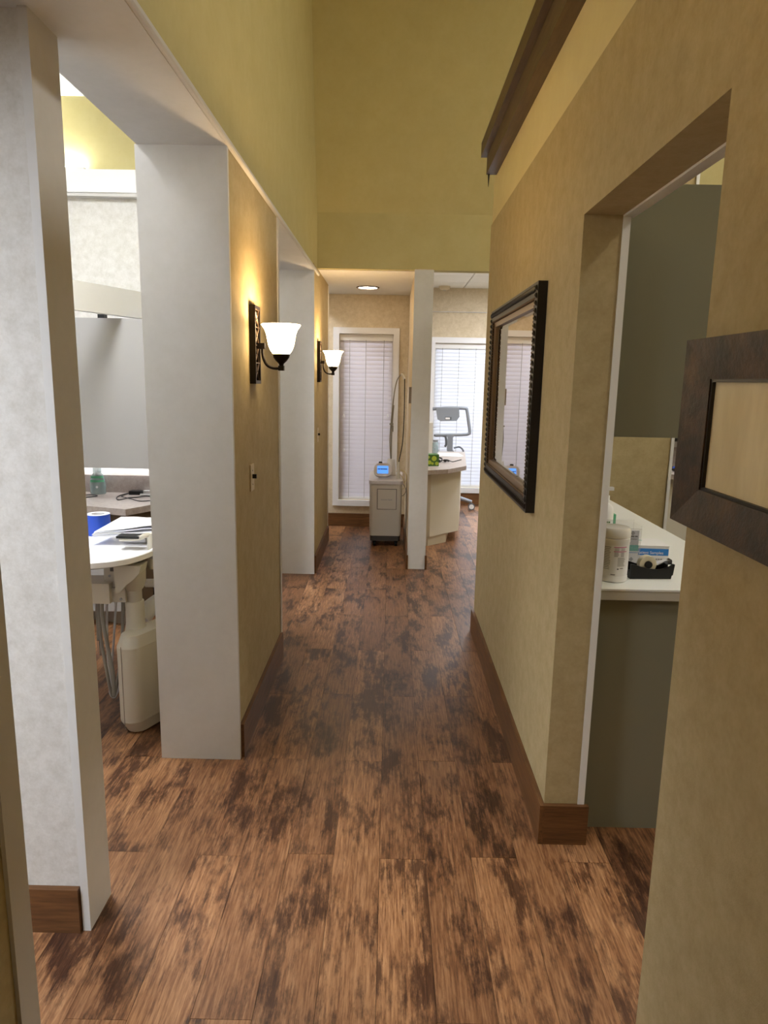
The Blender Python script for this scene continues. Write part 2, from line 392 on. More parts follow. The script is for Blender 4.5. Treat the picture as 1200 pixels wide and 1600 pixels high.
# baseboards
def bb(name, b, m='baseboard_wood'): return struct(name, b.bevel(.004), m)
HB = .145
bb('baseboard_left', bx(XL, XL+.017, 2.632, 3.70, 0, HB)); bb('baseboard_left', bx(XL, XL+.017, 5.418, 6.60, 0, HB))
bb('baseboard_left', bx(XL, XL+.017, -2.5, .95, 0, HB))
bb('baseboard_right', bx(XR-.017, XR, JY-.017, RE+.015, 0, HB))
bb('baseboard_right', bx(XR, XR+.148, JY-.017, JY, 0, HB), 'baseboard_wood_x')
bb('baseboard_right', bx(XR-.017, XR, -2.5, NY, 0, HB))
bb('baseboard_partition', bx(-3.6, -.846, 1.688, 1.706, 0, .137), 'baseboard_wood_x')
bb('baseboard_far', bx(-1.2, .17, 7.282, 7.3, 0, .14), 'baseboard_wood_x')
bb('baseboard_far', bx(.31, 3.6, 8.80, 8.82, 0, .137), 'baseboard_wood_x')
bb('baseboard_partition', bx(.153, .17, 5.60, 7.282, 0, .12)); bb('baseboard_partition', bx(.31, .327, 5.60, 6.2, 0, .12))
# windows
def window(n, h, y, tw):
    x0, x1, z0, z1 = h
    t = bpy.data.objects.new('window_%d' % n, None); C.objects.link(t); t.location = ((x0+x1)/2, y, z0); t['kind'] = 'structure'; t['_world'] = 1
    bx(x0-tw, x0, y-.02, y, z0-tw, z1+tw).bevel(.003).obj('casing', 'window_white', t)
    bx(x1, x1+tw, y-.02, y, z0-tw, z1+tw).bevel(.003).obj('casing', 'window_white', t)
    bx(x0, x1, y-.02, y, z1, z1+tw).bevel(.003).obj('casing', 'window_white', t)
    bx(x0-.005, x1+.005, y-.032, y, z0-tw, z0).bevel(.003).obj('sill', 'window_white', t)
    zm = (z0+z1)/2
    bx(x0, x0+.035, y+.06, y+.10, z0, z1).box(x1-.035, x1, y+.06, y+.10, z0, z1).box(x0+.035, x1-.035, y+.06, y+.10, z0, z0+.035).box(x0+.035, x1-.035, y+.06, y+.10, z1-.035, z1).obj('sash', 'window_white', t)
    bx(x0+.035, x1-.035, y+.078, y+.082, z0+.035, z1-.035).obj('pane', 'pane_glass', t)
    return t
window(1, WIN1, 7.3, .062); window(2, WIN2, 8.82, .068)
def blind(label, h, y, tilt, lad, mname, tass):
    x0, x1, z0, z1 = h
    t = thing('window_blind', label, 'blind', ((x0+x1)/2, y, z0), group='white slatted window blinds')
    bx(x0+.003, x1-.003, y-.012, y+.012, z1-.066, z1-.003).bevel(.004).obj('valance', 'white_plastic', t)
    bx(x0+.006, x1-.006, y-.008, y+.032, z0+.004, z0+.03).bevel(.006).obj('bottom_rail', 'white_plastic', t)
    sp = .0435; n = int((z1-.075-z0-.03)/sp); me = None
    for k in range(n+1):
        z = z0+.045+k*sp
        if me is None:
            bm_ = B(); L = (x1-x0)/2-.008
            pr = [(-.025, .0), (-.013, .0022), (0, .003), (.013, .0022), (.025, 0)]
            vs = [(s*L, a, c+e) for s in (-1, 1) for (a, c) in pr for e in (0, .0022)]
            Mx = Matrix.Rotation(tilt, 4, 'X'); q = len(pr)*2
            fs = [(i*2, i*2+2, q+i*2+2, q+i*2) for i in range(4)] + [(i*2+1, q+i*2+1, q+i*2+3, i*2+3) for i in range(4)] + [(0, q, q+1, 1), (8, 9, q+9, q+8)]
            bm_._add([Mx @ Vector(v) for v in vs], fs)
            o = bm_.obj('slat', mname, t, org=Vector((0, 0, 0)), smooth=True); me = o.data
        else:
            o = bpy.data.objects.new('slat', me); C.objects.link(o); o.parent = t
        o.location = Vector(((x0+x1)/2, y+.014, z)) - t.location
    for x in lad: B().cyl((x, y-.0135, z0+.02), (x, y-.0135, z1-.06), .0022, seg=6).obj('ladder_cord', 'hose_grey', t)
    for x, z in tass:
        b = B().cyl((x, y-.018, z+.03), (x, y-.018, z1-.06), .001, seg=6); c = b.obj('lift_cord', 'white_plastic', t)
        B().lathe([(.002, .034), (.007, .028), (.011, .006), (.009, 0)], (x, y-.018, z), 12).obj('tassel', 'white_plastic', c, org=t.location, smooth=True)
blind('nearly closed white blind in the alcove window behind the laser unit', WIN1, 7.335, math.radians(68), (-.432, -.266, -.08), 'slat_dim', ((-.49, 1.16), (-.485, .80), (-.03, 1.17)))
blind('bright white blind in the far window behind the grey cart', WIN2, 8.853, math.radians(60), (.633, .841, 1.049, 1.45), 'slat_white', ())

# ------------------------------------------------------------------ lamps: added panels out of view, then downlight and sconces
def added_troffer(label, x, y, z, lx, ly, m):  # added ceiling panel out of view, put in to brighten the rooms
    t = thing('added_ceiling_light', label, 'ceiling light', (x, y, z-.02), group='added unseen ceiling light panels')
    b = bx(x-lx, x+lx, y-ly, y-ly+.03, z-.03, z).box(x-lx, x+lx, y+ly-.03, y+ly, z-.03, z).box(x-lx, x-lx+.03, y-ly+.03, y+ly-.03, z-.03, z).box(x+lx-.03, x+lx, y-ly+.03, y+ly-.03, z-.03, z)
    b.obj('housing', 'troffer_metal', t)
    bx(x-lx+.03, x+lx-.03, y-ly+.03, y+ly-.03, z-.022, z-.004).obj('diffuser', m, t)
added_troffer('added unseen ceiling light panel over the first treatment room', -1.9, .35, 2.346, .3, .6, 'tube_room_a')
added_troffer('added unseen ceiling light panel over the dental delivery unit', -1.75, 2.75, 3.25, .3, .6, 'tube_room')
added_troffer('added unseen ceiling light panel over the third treatment room', -2.0, 6.1, 3.25, .3, .6, 'tube_room')
added_troffer('added unseen light panel among the far room ceiling tiles', 1.685, 7.31, 2.69, .27, .5, 'tube_far')
added_troffer('added unseen vault light panel nearer the doorway', 3.0, .9, 4.6, .3, .6, 'tube_vault')
added_troffer('added unseen vault light panel nearer the sloped wall', 3.0, 3.4, 4.6, .3, .6, 'tube_vault')
dl = thing('recessed_downlight', 'round recessed downlight in the alcove ceiling', 'downlight', (-.235, 6.74, 2.39))
B().lathe([(.088, 2.392), (.108, 2.394), (.108, 2.4), (.088, 2.4)], (-.235, 6.74, 0), 32, closed=True).obj('trim_ring', 'bronze_edge', dl, smooth=True)
B().lathe([(.001, 2.395), (.086, 2.395), (.086, 2.3985), (.001, 2.3985)], (-.235, 6.74, 0), 32).obj('lens', 'down_lamp', dl)

def sconce(label, y):
    t = thing('wall_sconce', label, 'wall lamp', (XL, y, 1.525), group='bronze wall sconces along the hall', world=False)
    # local: +x out of the wall, y along the wall, z up from the bottom of the plate (height .322)
    T, W, Hh = .026, .058, .322
    b = bx(0, T, -W, -W+.012, 0, Hh).box(0, T, W-.012, W, 0, Hh).box(0, T, -W+.012, W-.012, 0, .014).box(0, T, -W+.012, W-.012, Hh-.014, Hh).box(.0, .006, -W+.012, W-.012, .014, Hh-.014)
    b.obj('back_plate', 'bronze', t)
    b = B()
    for k in range(4):                                    # crossed lattice bars in the plate
        z0 = .014+k*.0735; z1 = z0+.0735
        for s in (-1, 1):
            b.cyl((T-.006, -s*(W-.014), z0), (T-.006, s*(W-.014), z1), .0035, seg=6)
        b.box(T-.008, T-.002, -W+.012, W-.012, z1-.002, z1+.002)
    b.obj('lattice', 'bronze_edge', t)
    bx(T-.004, .056, -.013, .013, .146, .170).bevel(.002).obj('arm_block', 'bronze', t)
    B().tube([(.044, 0, .15), (.046, 0, .115), (.06, 0, .083), (.085, 0, .068), (.118, 0, .066)], .0062, 10).obj('arm', 'bronze', t, smooth=True)
    cx = .124
    bx(cx-.012, cx+.012, -.012, .012, .057, .078).bevel(.002).obj('finial', 'bronze', t)
    B().lathe([(.009, .078), (.011, .086), (.024, .098), (.034, .112), (.037, .126), (.033, .126)], (cx, 0, 0), 28).obj('cup', 'bronze', t, smooth=True)
    prof = [(.034, .126), (.044, .138), (.053, .158), (.058, .182), (.062, .206), (.069, .226), (.079, .240), (.083, .246), (.082, .249), (.076, .243), (.066, .228), (.058, .206), (.054, .182), (.049, .16), (.040, .141), (.030, .130)]
    B().lathe(prof, (cx, 0, 0), 40, closed=True).obj('glass_shade', 'shade_glow', t, smooth=True)
    li = bpy.data.lights.new('sconce_bulb', 'POINT'); li.energy = 4.0; li.color = (1, .66, .32); li.shadow_soft_size = .02
    lo = bpy.data.objects.new('bulb', li); C.objects.link(lo); lo.parent = t; lo.location = (cx, 0, .235)
    return t
sconce('bronze wall sconce with lit bell shade between the two white wall ends', 3.02)
sconce('bronze wall sconce with lit bell shade beside the alcove window', 5.70)
sconce('added unseen bronze wall sconce facing the rustic picture', .34)  # added out of view to throw warm light on the picture panel

# ------------------------------------------------------------------ switches, detector
def switch(label, cat, o, M, dark=True):
    t = thing('light_switch', label, cat, o, world=False); t.matrix_world = M
    bx(-.035, .035, -.057, .057, 0, .005).bevel(.002).obj('cover_plate', 'ivory', t)
    bx(-.005, .005, -.004, .014, .004, .022).bevel(.0015).obj('toggle', 'bronze' if dark else 'ivory', t)
    for y in (-.03, .03): B().cyl((0, y, .004), (0, y, .006), .003, seg=10).obj('screw', 'bronze' if dark else 'steel', t)
ML = lambda y, z: frame_M((XL, y, z), (0, -1, 0), (0, 0, 1))
def sw_left(label, y, z): switch(label, 'light switch', (XL, y, z), frame_M((XL, y, z), (0, 1, 0), (0, 0, 1)))
sw_left('ivory light switch plate with dark toggle below the nearer wall sconce', 2.96, 1.127)
sw_left('ivory light switch plate with dark toggle below the sconce beside the alcove', 5.68, 1.10)
tag(bx(.146, .1695, 5.66, 5.76, 1.37, 1.50).bevel(.004).obj('thermostat', 'cabinet_taupe'), 'small taupe control box on the narrow partition edge', 'thermostat')
sd = thing('smoke_detector', 'round white smoke detector under the far room ceiling', 'smoke detector', (.62, 8.66, 2.62))
B().lathe([(.001, 2.628), (.035, 2.63), (.062, 2.642), (.068, 2.66), (.068, 2.672), (.001, 2.672)], (.62, 8.68, 0), 28).obj('cover', 'ivory', sd, smooth=True)
B().lathe([(.001, 2.62), (.018, 2.622), (.02, 2.63), (.001, 2.632)], (.62, 8.68, 0), 20).obj('sensor_cap', 'beige_shade', sd, smooth=True)

# ------------------------------------------------------------------ mirror on the right wall
mi = thing('wall_mirror', 'tall mirror in an ornate dark frame on the tan hall wall', 'mirror', (XR-.001, 3.17, 1.07))
my0, my1, mz0, mz1 = 2.57, 3.74, 1.068, 1.908
FWD = .095
def ring(b, y0, y1, z0, z1, w, x0, x1, x0i=None):
    # picture-frame moulding: outer rectangle at depth x0 (room side), inner edge depth x0i, mitred
    x0i = x0 if x0i is None else x0i
    o = [(y0, z0), (y1, z0), (y1, z1), (y0, z1)]; i = [(y0+w, z0+w), (y1-w, z0+w), (y1-w, z1-w), (y0+w, z1-w)]
    for k in range(4):
        a, c = o[k], o[(k+1) % 4]; d, e = i[k], i[(k+1) % 4]
        vs = [(x0, *a), (x0, *c), (x0i, *e), (x0i, *d), (x1, *a), (x1, *c), (x1, *e), (x1, *d)]
        b._add(vs, [(0, 1, 2, 3), (7, 6, 5, 4), (0, 4, 5, 1), (1, 5, 6, 2), (2, 6, 7, 3), (3, 7, 4, 0)])
    return b
b = B(); ring(b, my0, my1, mz0, mz1, .058, XR-.034, XR); b.bevel(.003).obj('outer_frame', 'frame_black', mi)
b = B(); ring(b, my0+.058, my1-.058, mz0+.058, mz1-.058, .022, XR-.026, XR, XR-.02); b.obj('inner_frame', 'frame_gold', mi)
def around(y0, y1, z0, z1, step):
    out = []
    for a, c, in (((y0, z0), (y1, z0)), ((y1, z0), (y1, z1)), ((y1, z1), (y0, z1)), ((y0, z1), (y0, z0))):
        L = math.hypot(c[0]-a[0], c[1]-a[1]); n = int(L/step)
        for k in range(n): out.append((a[0]+(c[0]-a[0])*k/n, a[1]+(c[1]-a[1])*k/n, math.atan2(c[1]-a[1], c[0]-a[0])))
    return out
b = B()
for y, z, a in around(my0+.022, my1-.022, mz0+.022, mz1-.022, .026):      # carved leaves along the outer rail
    q = Matrix.Translation((XR-.034, y, z)) @ Matrix.Rotation(a+.7, 4, 'X')
    b.lathe([(.0005, -.017), (.006, -.010), (.008, 0), (.006, .010), (.0005, .017)], (0, 0, 0), 6, q)
o = b.obj('carved_leaves', 'frame_black', mi, smooth=True); o['kind'] = 'stuff'
b = B()
for y, z, a in around(my0+.056, my1-.056, mz0+.056, mz1-.056, .0135):     # bead row
    b.ball((XR-.031, y, z), .0058, 6)
o = b.obj('bead_row', 'bronze_edge', mi, smooth=True); o['kind'] = 'stuff'
g = .08
bx(XR-.012, XR-.006, my0+g+.02, my1-g-.02, mz0+g+.02, mz1-g-.02).obj('mirror_pane', 'mirror_glass', mi)
b = B(); ring(b, my0+g, my1-g, mz0+g, mz1-g, .02, XR-.0095, XR-.004, XR-.012); b.obj('bevelled_edge', 'bevel_glass', mi)

# ------------------------------------------------------------------ rustic picture on the near right wall
pf = thing('picture_frame', 'rustic brown wooden picture frame with plain cream panel', 'picture', (XR, .95, 1.31))
fy0, fy1, fz0, fz1 = .55, 1.245, 1.312, 1.628
fb = .082
for k, (vs) in enumerate([[(fy0, fz0), (fy1, fz0), (fy1-fb, fz0+.066), (fy0+fb, fz0+.066)], [(fy1, fz0), (fy1, fz1), (fy1-fb, fz1-.066), (fy1-fb, fz0+.066)],
                          [(fy1, fz1), (fy0, fz1), (fy0+fb, fz1-.066), (fy1-fb, fz1-.066)], [(fy0, fz1), (fy0, fz0), (fy0+fb, fz0+.066), (fy0+fb, fz1-.066)]]):
    # outer edge stands proud, inner edge steps down
    b = B(); xo, xi = XR-.036, XR-.026
    P3 = [(xo, *vs[0]), (xo, *vs[1]), (xi, *vs[2]), (xi, *vs[3])]; Q3 = [(XR-.002, p[1], p[2]) for p in P3]
    b._add(P3+Q3, [(0, 1, 2, 3), (7, 6, 5, 4), (0, 4, 5, 1), (1, 5, 6, 2), (2, 6, 7, 3), (3, 7, 4, 0)])
    b.bevel(.003).obj('frame_rail', 'frame_rustic', pf)
b = B(); ring(b, fy0+fb, fy1-fb, fz0+.066, fz1-.066, .005, XR-.024, XR-.004); b.obj('inner_lip', 'frame_black', pf)
bx(XR-.018, XR-.012, fy0+fb+.004, fy1-fb-.004, fz0+.07, fz1-.07).obj('picture_panel', 'art_paper', pf)

# ------------------------------------------------------------------ right room: counter with cabinet
CZ = .889
bc_ = thing('base_cabinet', 'grey laminate base cabinet under the white doorway counter', 'cabinet', (1.0, 3.1, 0))
bx(.70, 1.26, 2.227, 4.08, 0, CZ-.038).obj('body', 'laminate_olive', bc_)
bx(.697, 1.263, 2.221, 2.2268, 0, CZ-.038).bevel(.001).obj('end_panel', 'laminate_olive', bc_)
for k in range(3): bx(1.2605, 1.278, 2.26+k*.6, 2.84+k*.6, .1, CZ-.06).bevel(.003).obj('door', 'laminate_olive', bc_)
ct = thing('countertop', 'white countertop with thick grey front edge behind the doorway', 'countertop', (1.0, 3.1, CZ-.038))
bx(.688, 1.29, 2.197, 4.09, CZ-.006, CZ).bevel(.001).obj('top_sheet', 'counter_white', ct)
bx(.689, 1.288, 2.199, 4.088, CZ-.038, CZ-.0062).obj('edge_band', 'counter_edge', ct)
uc = thing('wall_cabinet', 'dark olive grey wall cabinet hung above the white counter', 'cabinet', (.86, 3.1, 1.387))
bx(.684, 1.05, 2.233, 4.05, 1.387, 2.142).obj('body', 'laminate_olive', uc)
bx(.683, 1.051, 2.227, 2.2328, 1.386, 2.143).bevel(.001).obj('end_panel', 'laminate_olive', uc)
for k in range(3): bx(1.0505, 1.068, 2.25+k*.6, 2.84+k*.6, 1.40, 2.13).bevel(.003).obj('door', 'laminate_olive', uc)
# wipes canister
cx, cy = .776, 2.315
wc = thing('wipes_canister', 'large white wipes canister with pink lined label beside the tape dispenser', 'canister', (cx, cy, CZ), world=False)
B().lathe([(.001, 0), (.046, 0), (.05, .004), (.05, .018), (.0485, .02), (.0485, .135), (.05, .138), (.05, .15), (.046, .153), (.001, .153)], (0, 0, 0), 40).obj('body', 'white_plastic', wc, smooth=True)
B().lathe([(.001, .153), (.0495, .153), (.051, .157), (.051, .178), (.046, .186), (.03, .19), (.001, .191)], (0, 0, 0), 40).obj('lid', 'white_gloss', wc, smooth=True)
b = B().lathe([(.0488, .024), (.0488, .13)], (0, 0, 0), 40); b.bm.faces.ensure_lookup_table()
bmesh.ops.delete(b.bm, geom=[f for f in b.bm.faces if len(f.verts) > 4], context='FACES'); lb = b.obj('paper_label', 'paper', wc, smooth=True)
def curved_bar(b, r, a0, a1, z0, z1):
    n = 6
    vs = [(r*math.cos(a0+(a1-a0)*k/n), r*math.sin(a0+(a1-a0)*k/n), z) for z in (z0, z1) for k in range(n+1)]
    b._add(vs, [(k, k+1, n+2+k, n+1+k) for k in range(n)])
fc = -PI/2 - .33                                            # direction of the camera seen from the canister
b = B(); curved_bar(b, .0491, fc+.0, fc+.95, .123, .1255); curved_bar(b, .0491, fc+.0, fc+.95, .108, .1105); b.obj('label_line', 'text_pink', lb)
b = B()
for k in range(14): curved_bar(b, .0491, fc-.75, fc-.18-random.uniform(0, .12), .122-k*.0058, .1242-k*.0058)
for k in range(3):
    curved_bar(b, .0491, fc+.05, fc+.35, .119-k*.0035, .1205-k*.0035); curved_bar(b, .0491, fc+.5, fc+.8, .119-k*.0035, .1205-k*.0035)
for k in range(4): curved_bar(b, .0491, fc+.05, fc+.38-random.uniform(0, .1), .104-k*.004, .106-k*.004); curved_bar(b, .0491, fc+.5, fc+.75, .104-k*.004, .106-k*.004)
for k in range(7): curved_bar(b, .0491, fc+.3, fc+.9-random.uniform(0, .15), .086-k*.0045, .0882-k*.0045)
b.obj('label_print', 'text_grey', lb)
b = B(); curved_bar(b, .0491, fc-.1, fc+.2, .028, .0305); curved_bar(b, .0491, fc+.3, fc+.42, .047, .051); curved_bar(b, .0491, fc+.5, fc+.75, .05, .052); b.obj('label_mark', 'text_dark', lb)
# tape dispenser
td = thing('tape_dispenser', 'black desk tape dispenser holding a cream roll of tape', 'tape dispenser', (.915, 2.355, CZ), .06, world=False)
prof = [(-.075, .0), (.07, 0), (.072, .012), (.076, .014), (.080, .052), (.074, .053), (.062, .044), (.045, .036), (.02, .033), (-.01, .036), (-.035, .042), (-.06, .05), (-.075, .052)]
MXZ = Matrix(((1, 0, 0, 0), (0, 0, 1, 0), (0, 1, 0, 0), (0, 0, 0, 1)))
B().prism(prof, -.028, -.020, M=MXZ).prism(prof, .020, .028, M=MXZ).prism([(-.075, 0), (.07, 0), (.072, .012), (.076, .014), (.078, .034), (.05, .022), (-.075, .022)], -.020, .020, M=MXZ).obj('base', 'black_plastic', td)
MR = Matrix.Rotation(PI/2, 4, 'X')
b = B().lathe([(.013, -.012), (.030, -.012), (.030, .012), (.013, .012)], (-.008, 0, .0475), 32, MR, closed=True); r_ = b.obj('tape_roll', 'tape_cream', td, smooth=True)
B().lathe([(.001, -.0195), (.0125, -.0195), (.0125, .0195), (.001, .0195)], (-.008, 0, .0475), 24, MR).obj('hub', 'black_plastic', td, smooth=True)
B().prism([(.014, .048), (.062, .062), (.062, .0625), (.014, .0485)], -.0095, .0095, M=MXZ).obj('tape_strip', 'paper2', td)
b = B().box(.06, .076, -.013, .013, .048, .0615)
for k in range(8): b.prism([(.068, .0615), (.076, .0615), (.074, .0655)], -.013+k*.00325, -.010+k*.00325, M=MXZ)
b.obj('cutter', 'steel', td)
# sample box
sb = thing('carton', 'white carton with blue side band behind the tape dispenser', 'box', (.985, 2.60, CZ), -.06, world=False)
bx(-.074, .074, -.06, .075, 0, .068).bevel(.001).obj('body', 'paper', sb)
bx(-.073, .073, -.0606, -.0601, .032, .058).obj('blue_band', 'box_blue', sb)
text('lettering', 'Patient Samples', .0155, frame_M((.006, -.0608, .042), (1, 0, 0), (0, 0, 1)), 'text_white', sb)
print_row('fine_print', frame_M((.04, -.0606, .018), (1, 0, 0), (0, 0, 1)), ((-.012, -.006), (-.004, .003), (.005, .012)), .005, 'text_grey', sb)
B().lathe([(.001, 0), (.016, 0), (.016, .0004), (.001, .0004)], (-.015, .035, .0681), 20, Matrix.Diagonal((1, .6, 1, 1))).obj('logo', 'teal', sb)
bx(-.075, .075, -.064, .0, .0685, .070).obj('flap', 'paper', sb)
# acrylic brochure holder
ah = thing('brochure_holder', 'clear plastic holder with white and teal cards behind the wipes canister', 'holder', (.858, 2.50, CZ), .0, world=False)
b = bx(-.062, .062, -.04, -.0375, 0, .15).box(-.062, .062, .045, .0475, 0, .165).box(-.062, -.0595, -.0375, .045, 0, .158).box(.0595, .062, -.0375, .045, 0, .158).box(-.0595, .0595, -.0375, .045, 0, .003)
b.obj('tray', 'clear_plastic', ah)
c_ = bx(-.055, .055, -.035, -.02, .06, .142).obj('card_stack', 'paper2', ah)
bx(-.0555, .0555, -.0362, -.0351, .066, .088).obj('teal_band', 'teal', c_, org=Vector((0, 0, 0)))
print_row('fine_print', frame_M((.032, -.0356, .120), (1, 0, 0), (0, 0, 1)), ((-.02, -.008), (-.006, .006), (.008, .018)), .005, 'text_dark', c_)
print_row('fine_print', frame_M((.032, -.0356, .110), (1, 0, 0), (0, 0, 1)), ((-.018, -.004), (-.002, .016)), .004, 'text_grey', c_)
B().prism([(0, -.009), (.008, 0), (0, .009), (-.008, 0)], 0, .0004, M=frame_M((.032, -.0356, .132), (1, 0, 0), (0, 0, 1))).obj('logo', 'text_grey', c_)
c2 = bx(-.055, .055, -.0374, -.0363, .004, .058).obj('front_card', 'paper', ah)
B().prism([(0, -.009), (.008, 0), (0, .009), (-.008, 0)], 0, .0003, M=frame_M((.032, -.0376, .035), (1, 0, 0), (0, 0, 1))).obj('logo', 'text_grey', c2)
# pump bottle and small carton
pb = thing('pump_bottle', 'white pump bottle with small green print behind the brochure holder', 'bottle', (PY(945, 795, 2.9).x, 2.90, CZ), world=False)
B().lathe([(.001, 0), (.036, 0), (.038, .004), (.038, .13), (.034, .15), (.017, .168), (.014, .172), (.014, .182), (.001, .182)], (0, 0, 0), 32, Matrix.Diagonal((1, .75, 1, 1))).obj('body', 'white_plastic', pb, smooth=True)
B().lathe([(.001, .18), (.017, .18), (.017, .2), (.007, .203), (.005, .225), (.001, .225)], (0, 0, 0), 20).obj('collar', 'white_gloss', pb, smooth=True)
B().box(-.012, .03, -.01, .01, .222, .236).bevel(.004).obj('nozzle', 'white_gloss', pb)
print_row('fine_print', frame_M((.006, -.0292, .09), (1, 0, 0), (0, 0, 1)), ((-.012, -.006), (-.004, .002), (.004, .012)), .007, 'leaf_green', pb)
print_row('fine_print', frame_M((.006, -.0292, .074), (1, 0, 0), (0, 0, 1)), ((-.015, -.007), (-.005, .004), (.006, .013)), .008, 'text_dark', pb)
mc = tag(bx(PY(956.5, 812, 2.97).x-.022, PY(956.5, 812, 2.97).x+.016, 2.97, 3.01, CZ, CZ+.105).bevel(.001).obj('small_carton', 'green_label'), 'small green carton next to the white pump bottle', 'box')
bx(-.012, .008, -.0206, -.0201, .02, .08).obj('navy_patch', 'navy', mc)

# far desk seen below the wall cabinet
fd = thing('desk', 'pale desk with taupe edge glimpsed past the white wall end', 'desk', (2.8, 6.6, 0))
bx(2.15, 3.5, 6.25, 6.94, .715, .76).bevel(.003).obj('desktop', 'counter_taupe', fd)
bx(2.2, 3.5, 6.40, 6.94, 0, .714).obj('body', 'cabinet_cream', fd)
tag(bx(2.15, 3.5, 6.925, 6.948, .761, .95).obj('backsplash', 'counter_taupe'), 'taupe backsplash strip behind the dark keyboard', 'backsplash')
kb = thing('keyboard', 'dark keyboard on the desk past the white wall end', 'keyboard', (2.72, 6.62, .76), world=False)
bx(-.22, .22, -.07, .07, 0, .018).bevel(.004).obj('base', 'cart_dark', kb)
for r in range(4):
    for c in range(11): bx(-.2+c*.037, -.168+c*.037, -.06+r*.031, -.034+r*.031, .018, .025).obj('key', 'black_plastic', kb)
mo = thing('computer_mouse', 'blue and black computer mouse in front of the keyboard', 'mouse', (2.68, 6.44, .775), world=False)
B().ball((0, 0, .008), .055, 12, (.75, 1.0, .42)).obj('shell', 'black_plastic', mo, smooth=True)
B().ball((0, .01, .017), .05, 12, (.72, .9, .42)).obj('top_cover', 'blue_plastic', mo, smooth=True)
mn = thing('monitor', 'black framed monitor above the desk past the white wall end', 'monitor', (2.95, 6.75, .76))
bx(2.68, 3.25, 6.74, 6.77, 1.02, 1.40).bevel(.005).obj('housing', 'black_plastic', mn)
bx(2.70, 3.23, 6.736, 6.741, 1.05, 1.38).obj('display', 'cart_dark', mn)
bx(2.93, 2.99, 6.772, 6.79, .775, 1.15).obj('stand', 'black_plastic', mn); bx(2.85, 3.07, 6.70, 6.86, .76, .775).obj('foot', 'black_plastic', mn)

# ------------------------------------------------------------------ alcove: laser unit
lu = thing('laser_unit', 'beige wheeled dental laser unit with small blue screen by the alcove window', 'laser unit', (-.03, 6.57, 0))
def rrect(x0, x1, y0, y1, r, n=4):
    pts = []
    for (cx_, cy_, a) in ((x1-r, y1-r, 0), (x0+r, y1-r, PI/2), (x0+r, y0+r, PI), (x1-r, y0+r, 3*PI/2)):
        for k in range(n+1): pts.append((cx_+r*math.cos(a+PI/2*k/n), cy_+r*math.sin(a+PI/2*k/n)))
    return pts
B().prism(rrect(-.178, .118, 6.385, 6.76, .03), .105, .60, rrect(-.182, .122, 6.38, 6.76, .03)).obj('body', 'laser_body', lu, smooth=True)
B().prism(rrect(-.172, .112, 6.39, 6.75, .03), .055, .105).obj('skirt', 'laser_dark', lu, smooth=True)
# deck sloping up towards the back
dk = B().prism(rrect(-.188, .128, 6.368, 6.765, .035, 6), .60, .63); 
for v in dk.bm.verts:
    if v.co.z > .62: v.co.z += (v.co.y-6.368)*.10
dk.bevel(.012, 3, 60); dk.obj('deck', 'laser_top', lu, smooth=True)
d = bx(-.105, .068, 6.371, 6.384, .365, .55).bevel(.003).obj('front_door', 'laser_body', lu)
b = B(); ring(b, -.110, .073, .360, .555, .005, 0, .004)
for v in b.bm.verts: v.co = Vector((v.co.y, 6.3785+v.co.x, v.co.z))
b.obj('door_gap', 'laser_dark', d, org=lu.location)
text('lettering', 'waterlase', .028, frame_M((-.02, 6.3702, .455), (1, 0, 0), (0, 0, 1)), 'text_grey', d, org=lu.location)
bx(-.09, .05, 6.377, 6.39, .605, .612).bevel(.001).obj('deck_slot', 'laser_dark', lu)
MP = frame_M((-.062, 6.455, .722), (1, 0, 0), (0, .34, .94))
pd = B().prism(rrect(-.085, .085, -.06, .066, .055, 6), -.05, .0, M=MP); pd.bevel(.006, 2, 60)
pod = pd.obj('control_pod', 'laser_top', lu, smooth=True)
sc_ = B().prism(rrect(-.052, .052, -.034, .04, .006), .0005, .002, M=MP).obj('screen', 'screen_blue', pod, org=lu.location)
b = B()
for x0, x1 in ((-.046, -.034), (-.032, -.022), (-.018, -.006), (-.004, .008), (.010, .022), (.024, .036), (.038, .044)):
    b.box(x0, x1, .004, .014, .0021, .0026, MP)
b.obj('screen_print', 'screen_ink', pod, org=lu.location)
B().lathe([(.001, 0), (.006, 0), (.006, .003), (.001, .003)], MP @ Vector((0, -.05, 0)), 12, MP.to_3x3().to_4x4()).obj('round_key', 'trim_grey', pod, org=lu.location)
B().lathe([(.001, .755), (.017, .755), (.019, .775), (.015, .79), (.001, .79)], (-.085, 6.55, 0), 16).lathe([(.012, .66), (.012, .76)], (-.085, 6.55, 0), 12).obj('key_knob', 'black_plastic', lu, smooth=True)
B().lathe([(.001, .645), (.05, .645), (.044, .70), (.034, .80), (.03, .81), (.001, .81)], (.015, 6.62, 0), 24).obj('handpiece_holder', 'white_plastic', lu, smooth=True)
B().lathe([(.001, .64), (.017, .64), (.015, .76), (.011, .80), (.001, .80)], (.085, 6.47, 0), 16).obj('hose_socket', 'beige_plastic', lu, smooth=True)
B().tube([(.015, 6.62, .80), (.016, 6.62, 1.1), (.03, 6.62, 1.32), (.035, 6.62, 1.62), (.04, 6.62, 1.85)][:3], .006, 8).obj('mast', 'hose_grey', lu, smooth=True)
B().box(-.008, .03, 6.605, 6.635, 1.135, 1.15).cyl((.024, 6.62, 1.07), (.024, 6.62, 1.13), .008, seg=10).obj('mast_clip', 'hose_grey', lu)
B().tube([(.012, 6.615, .80), (-.0, 6.61, 1.0), (.012, 6.61, 1.2), (.03, 6.60, 1.42), (.055, 6.58, 1.55), (.09, 6.56, 1.605)], .0055, 8).obj('delivery_hose', 'hose_grey', lu, smooth=True)
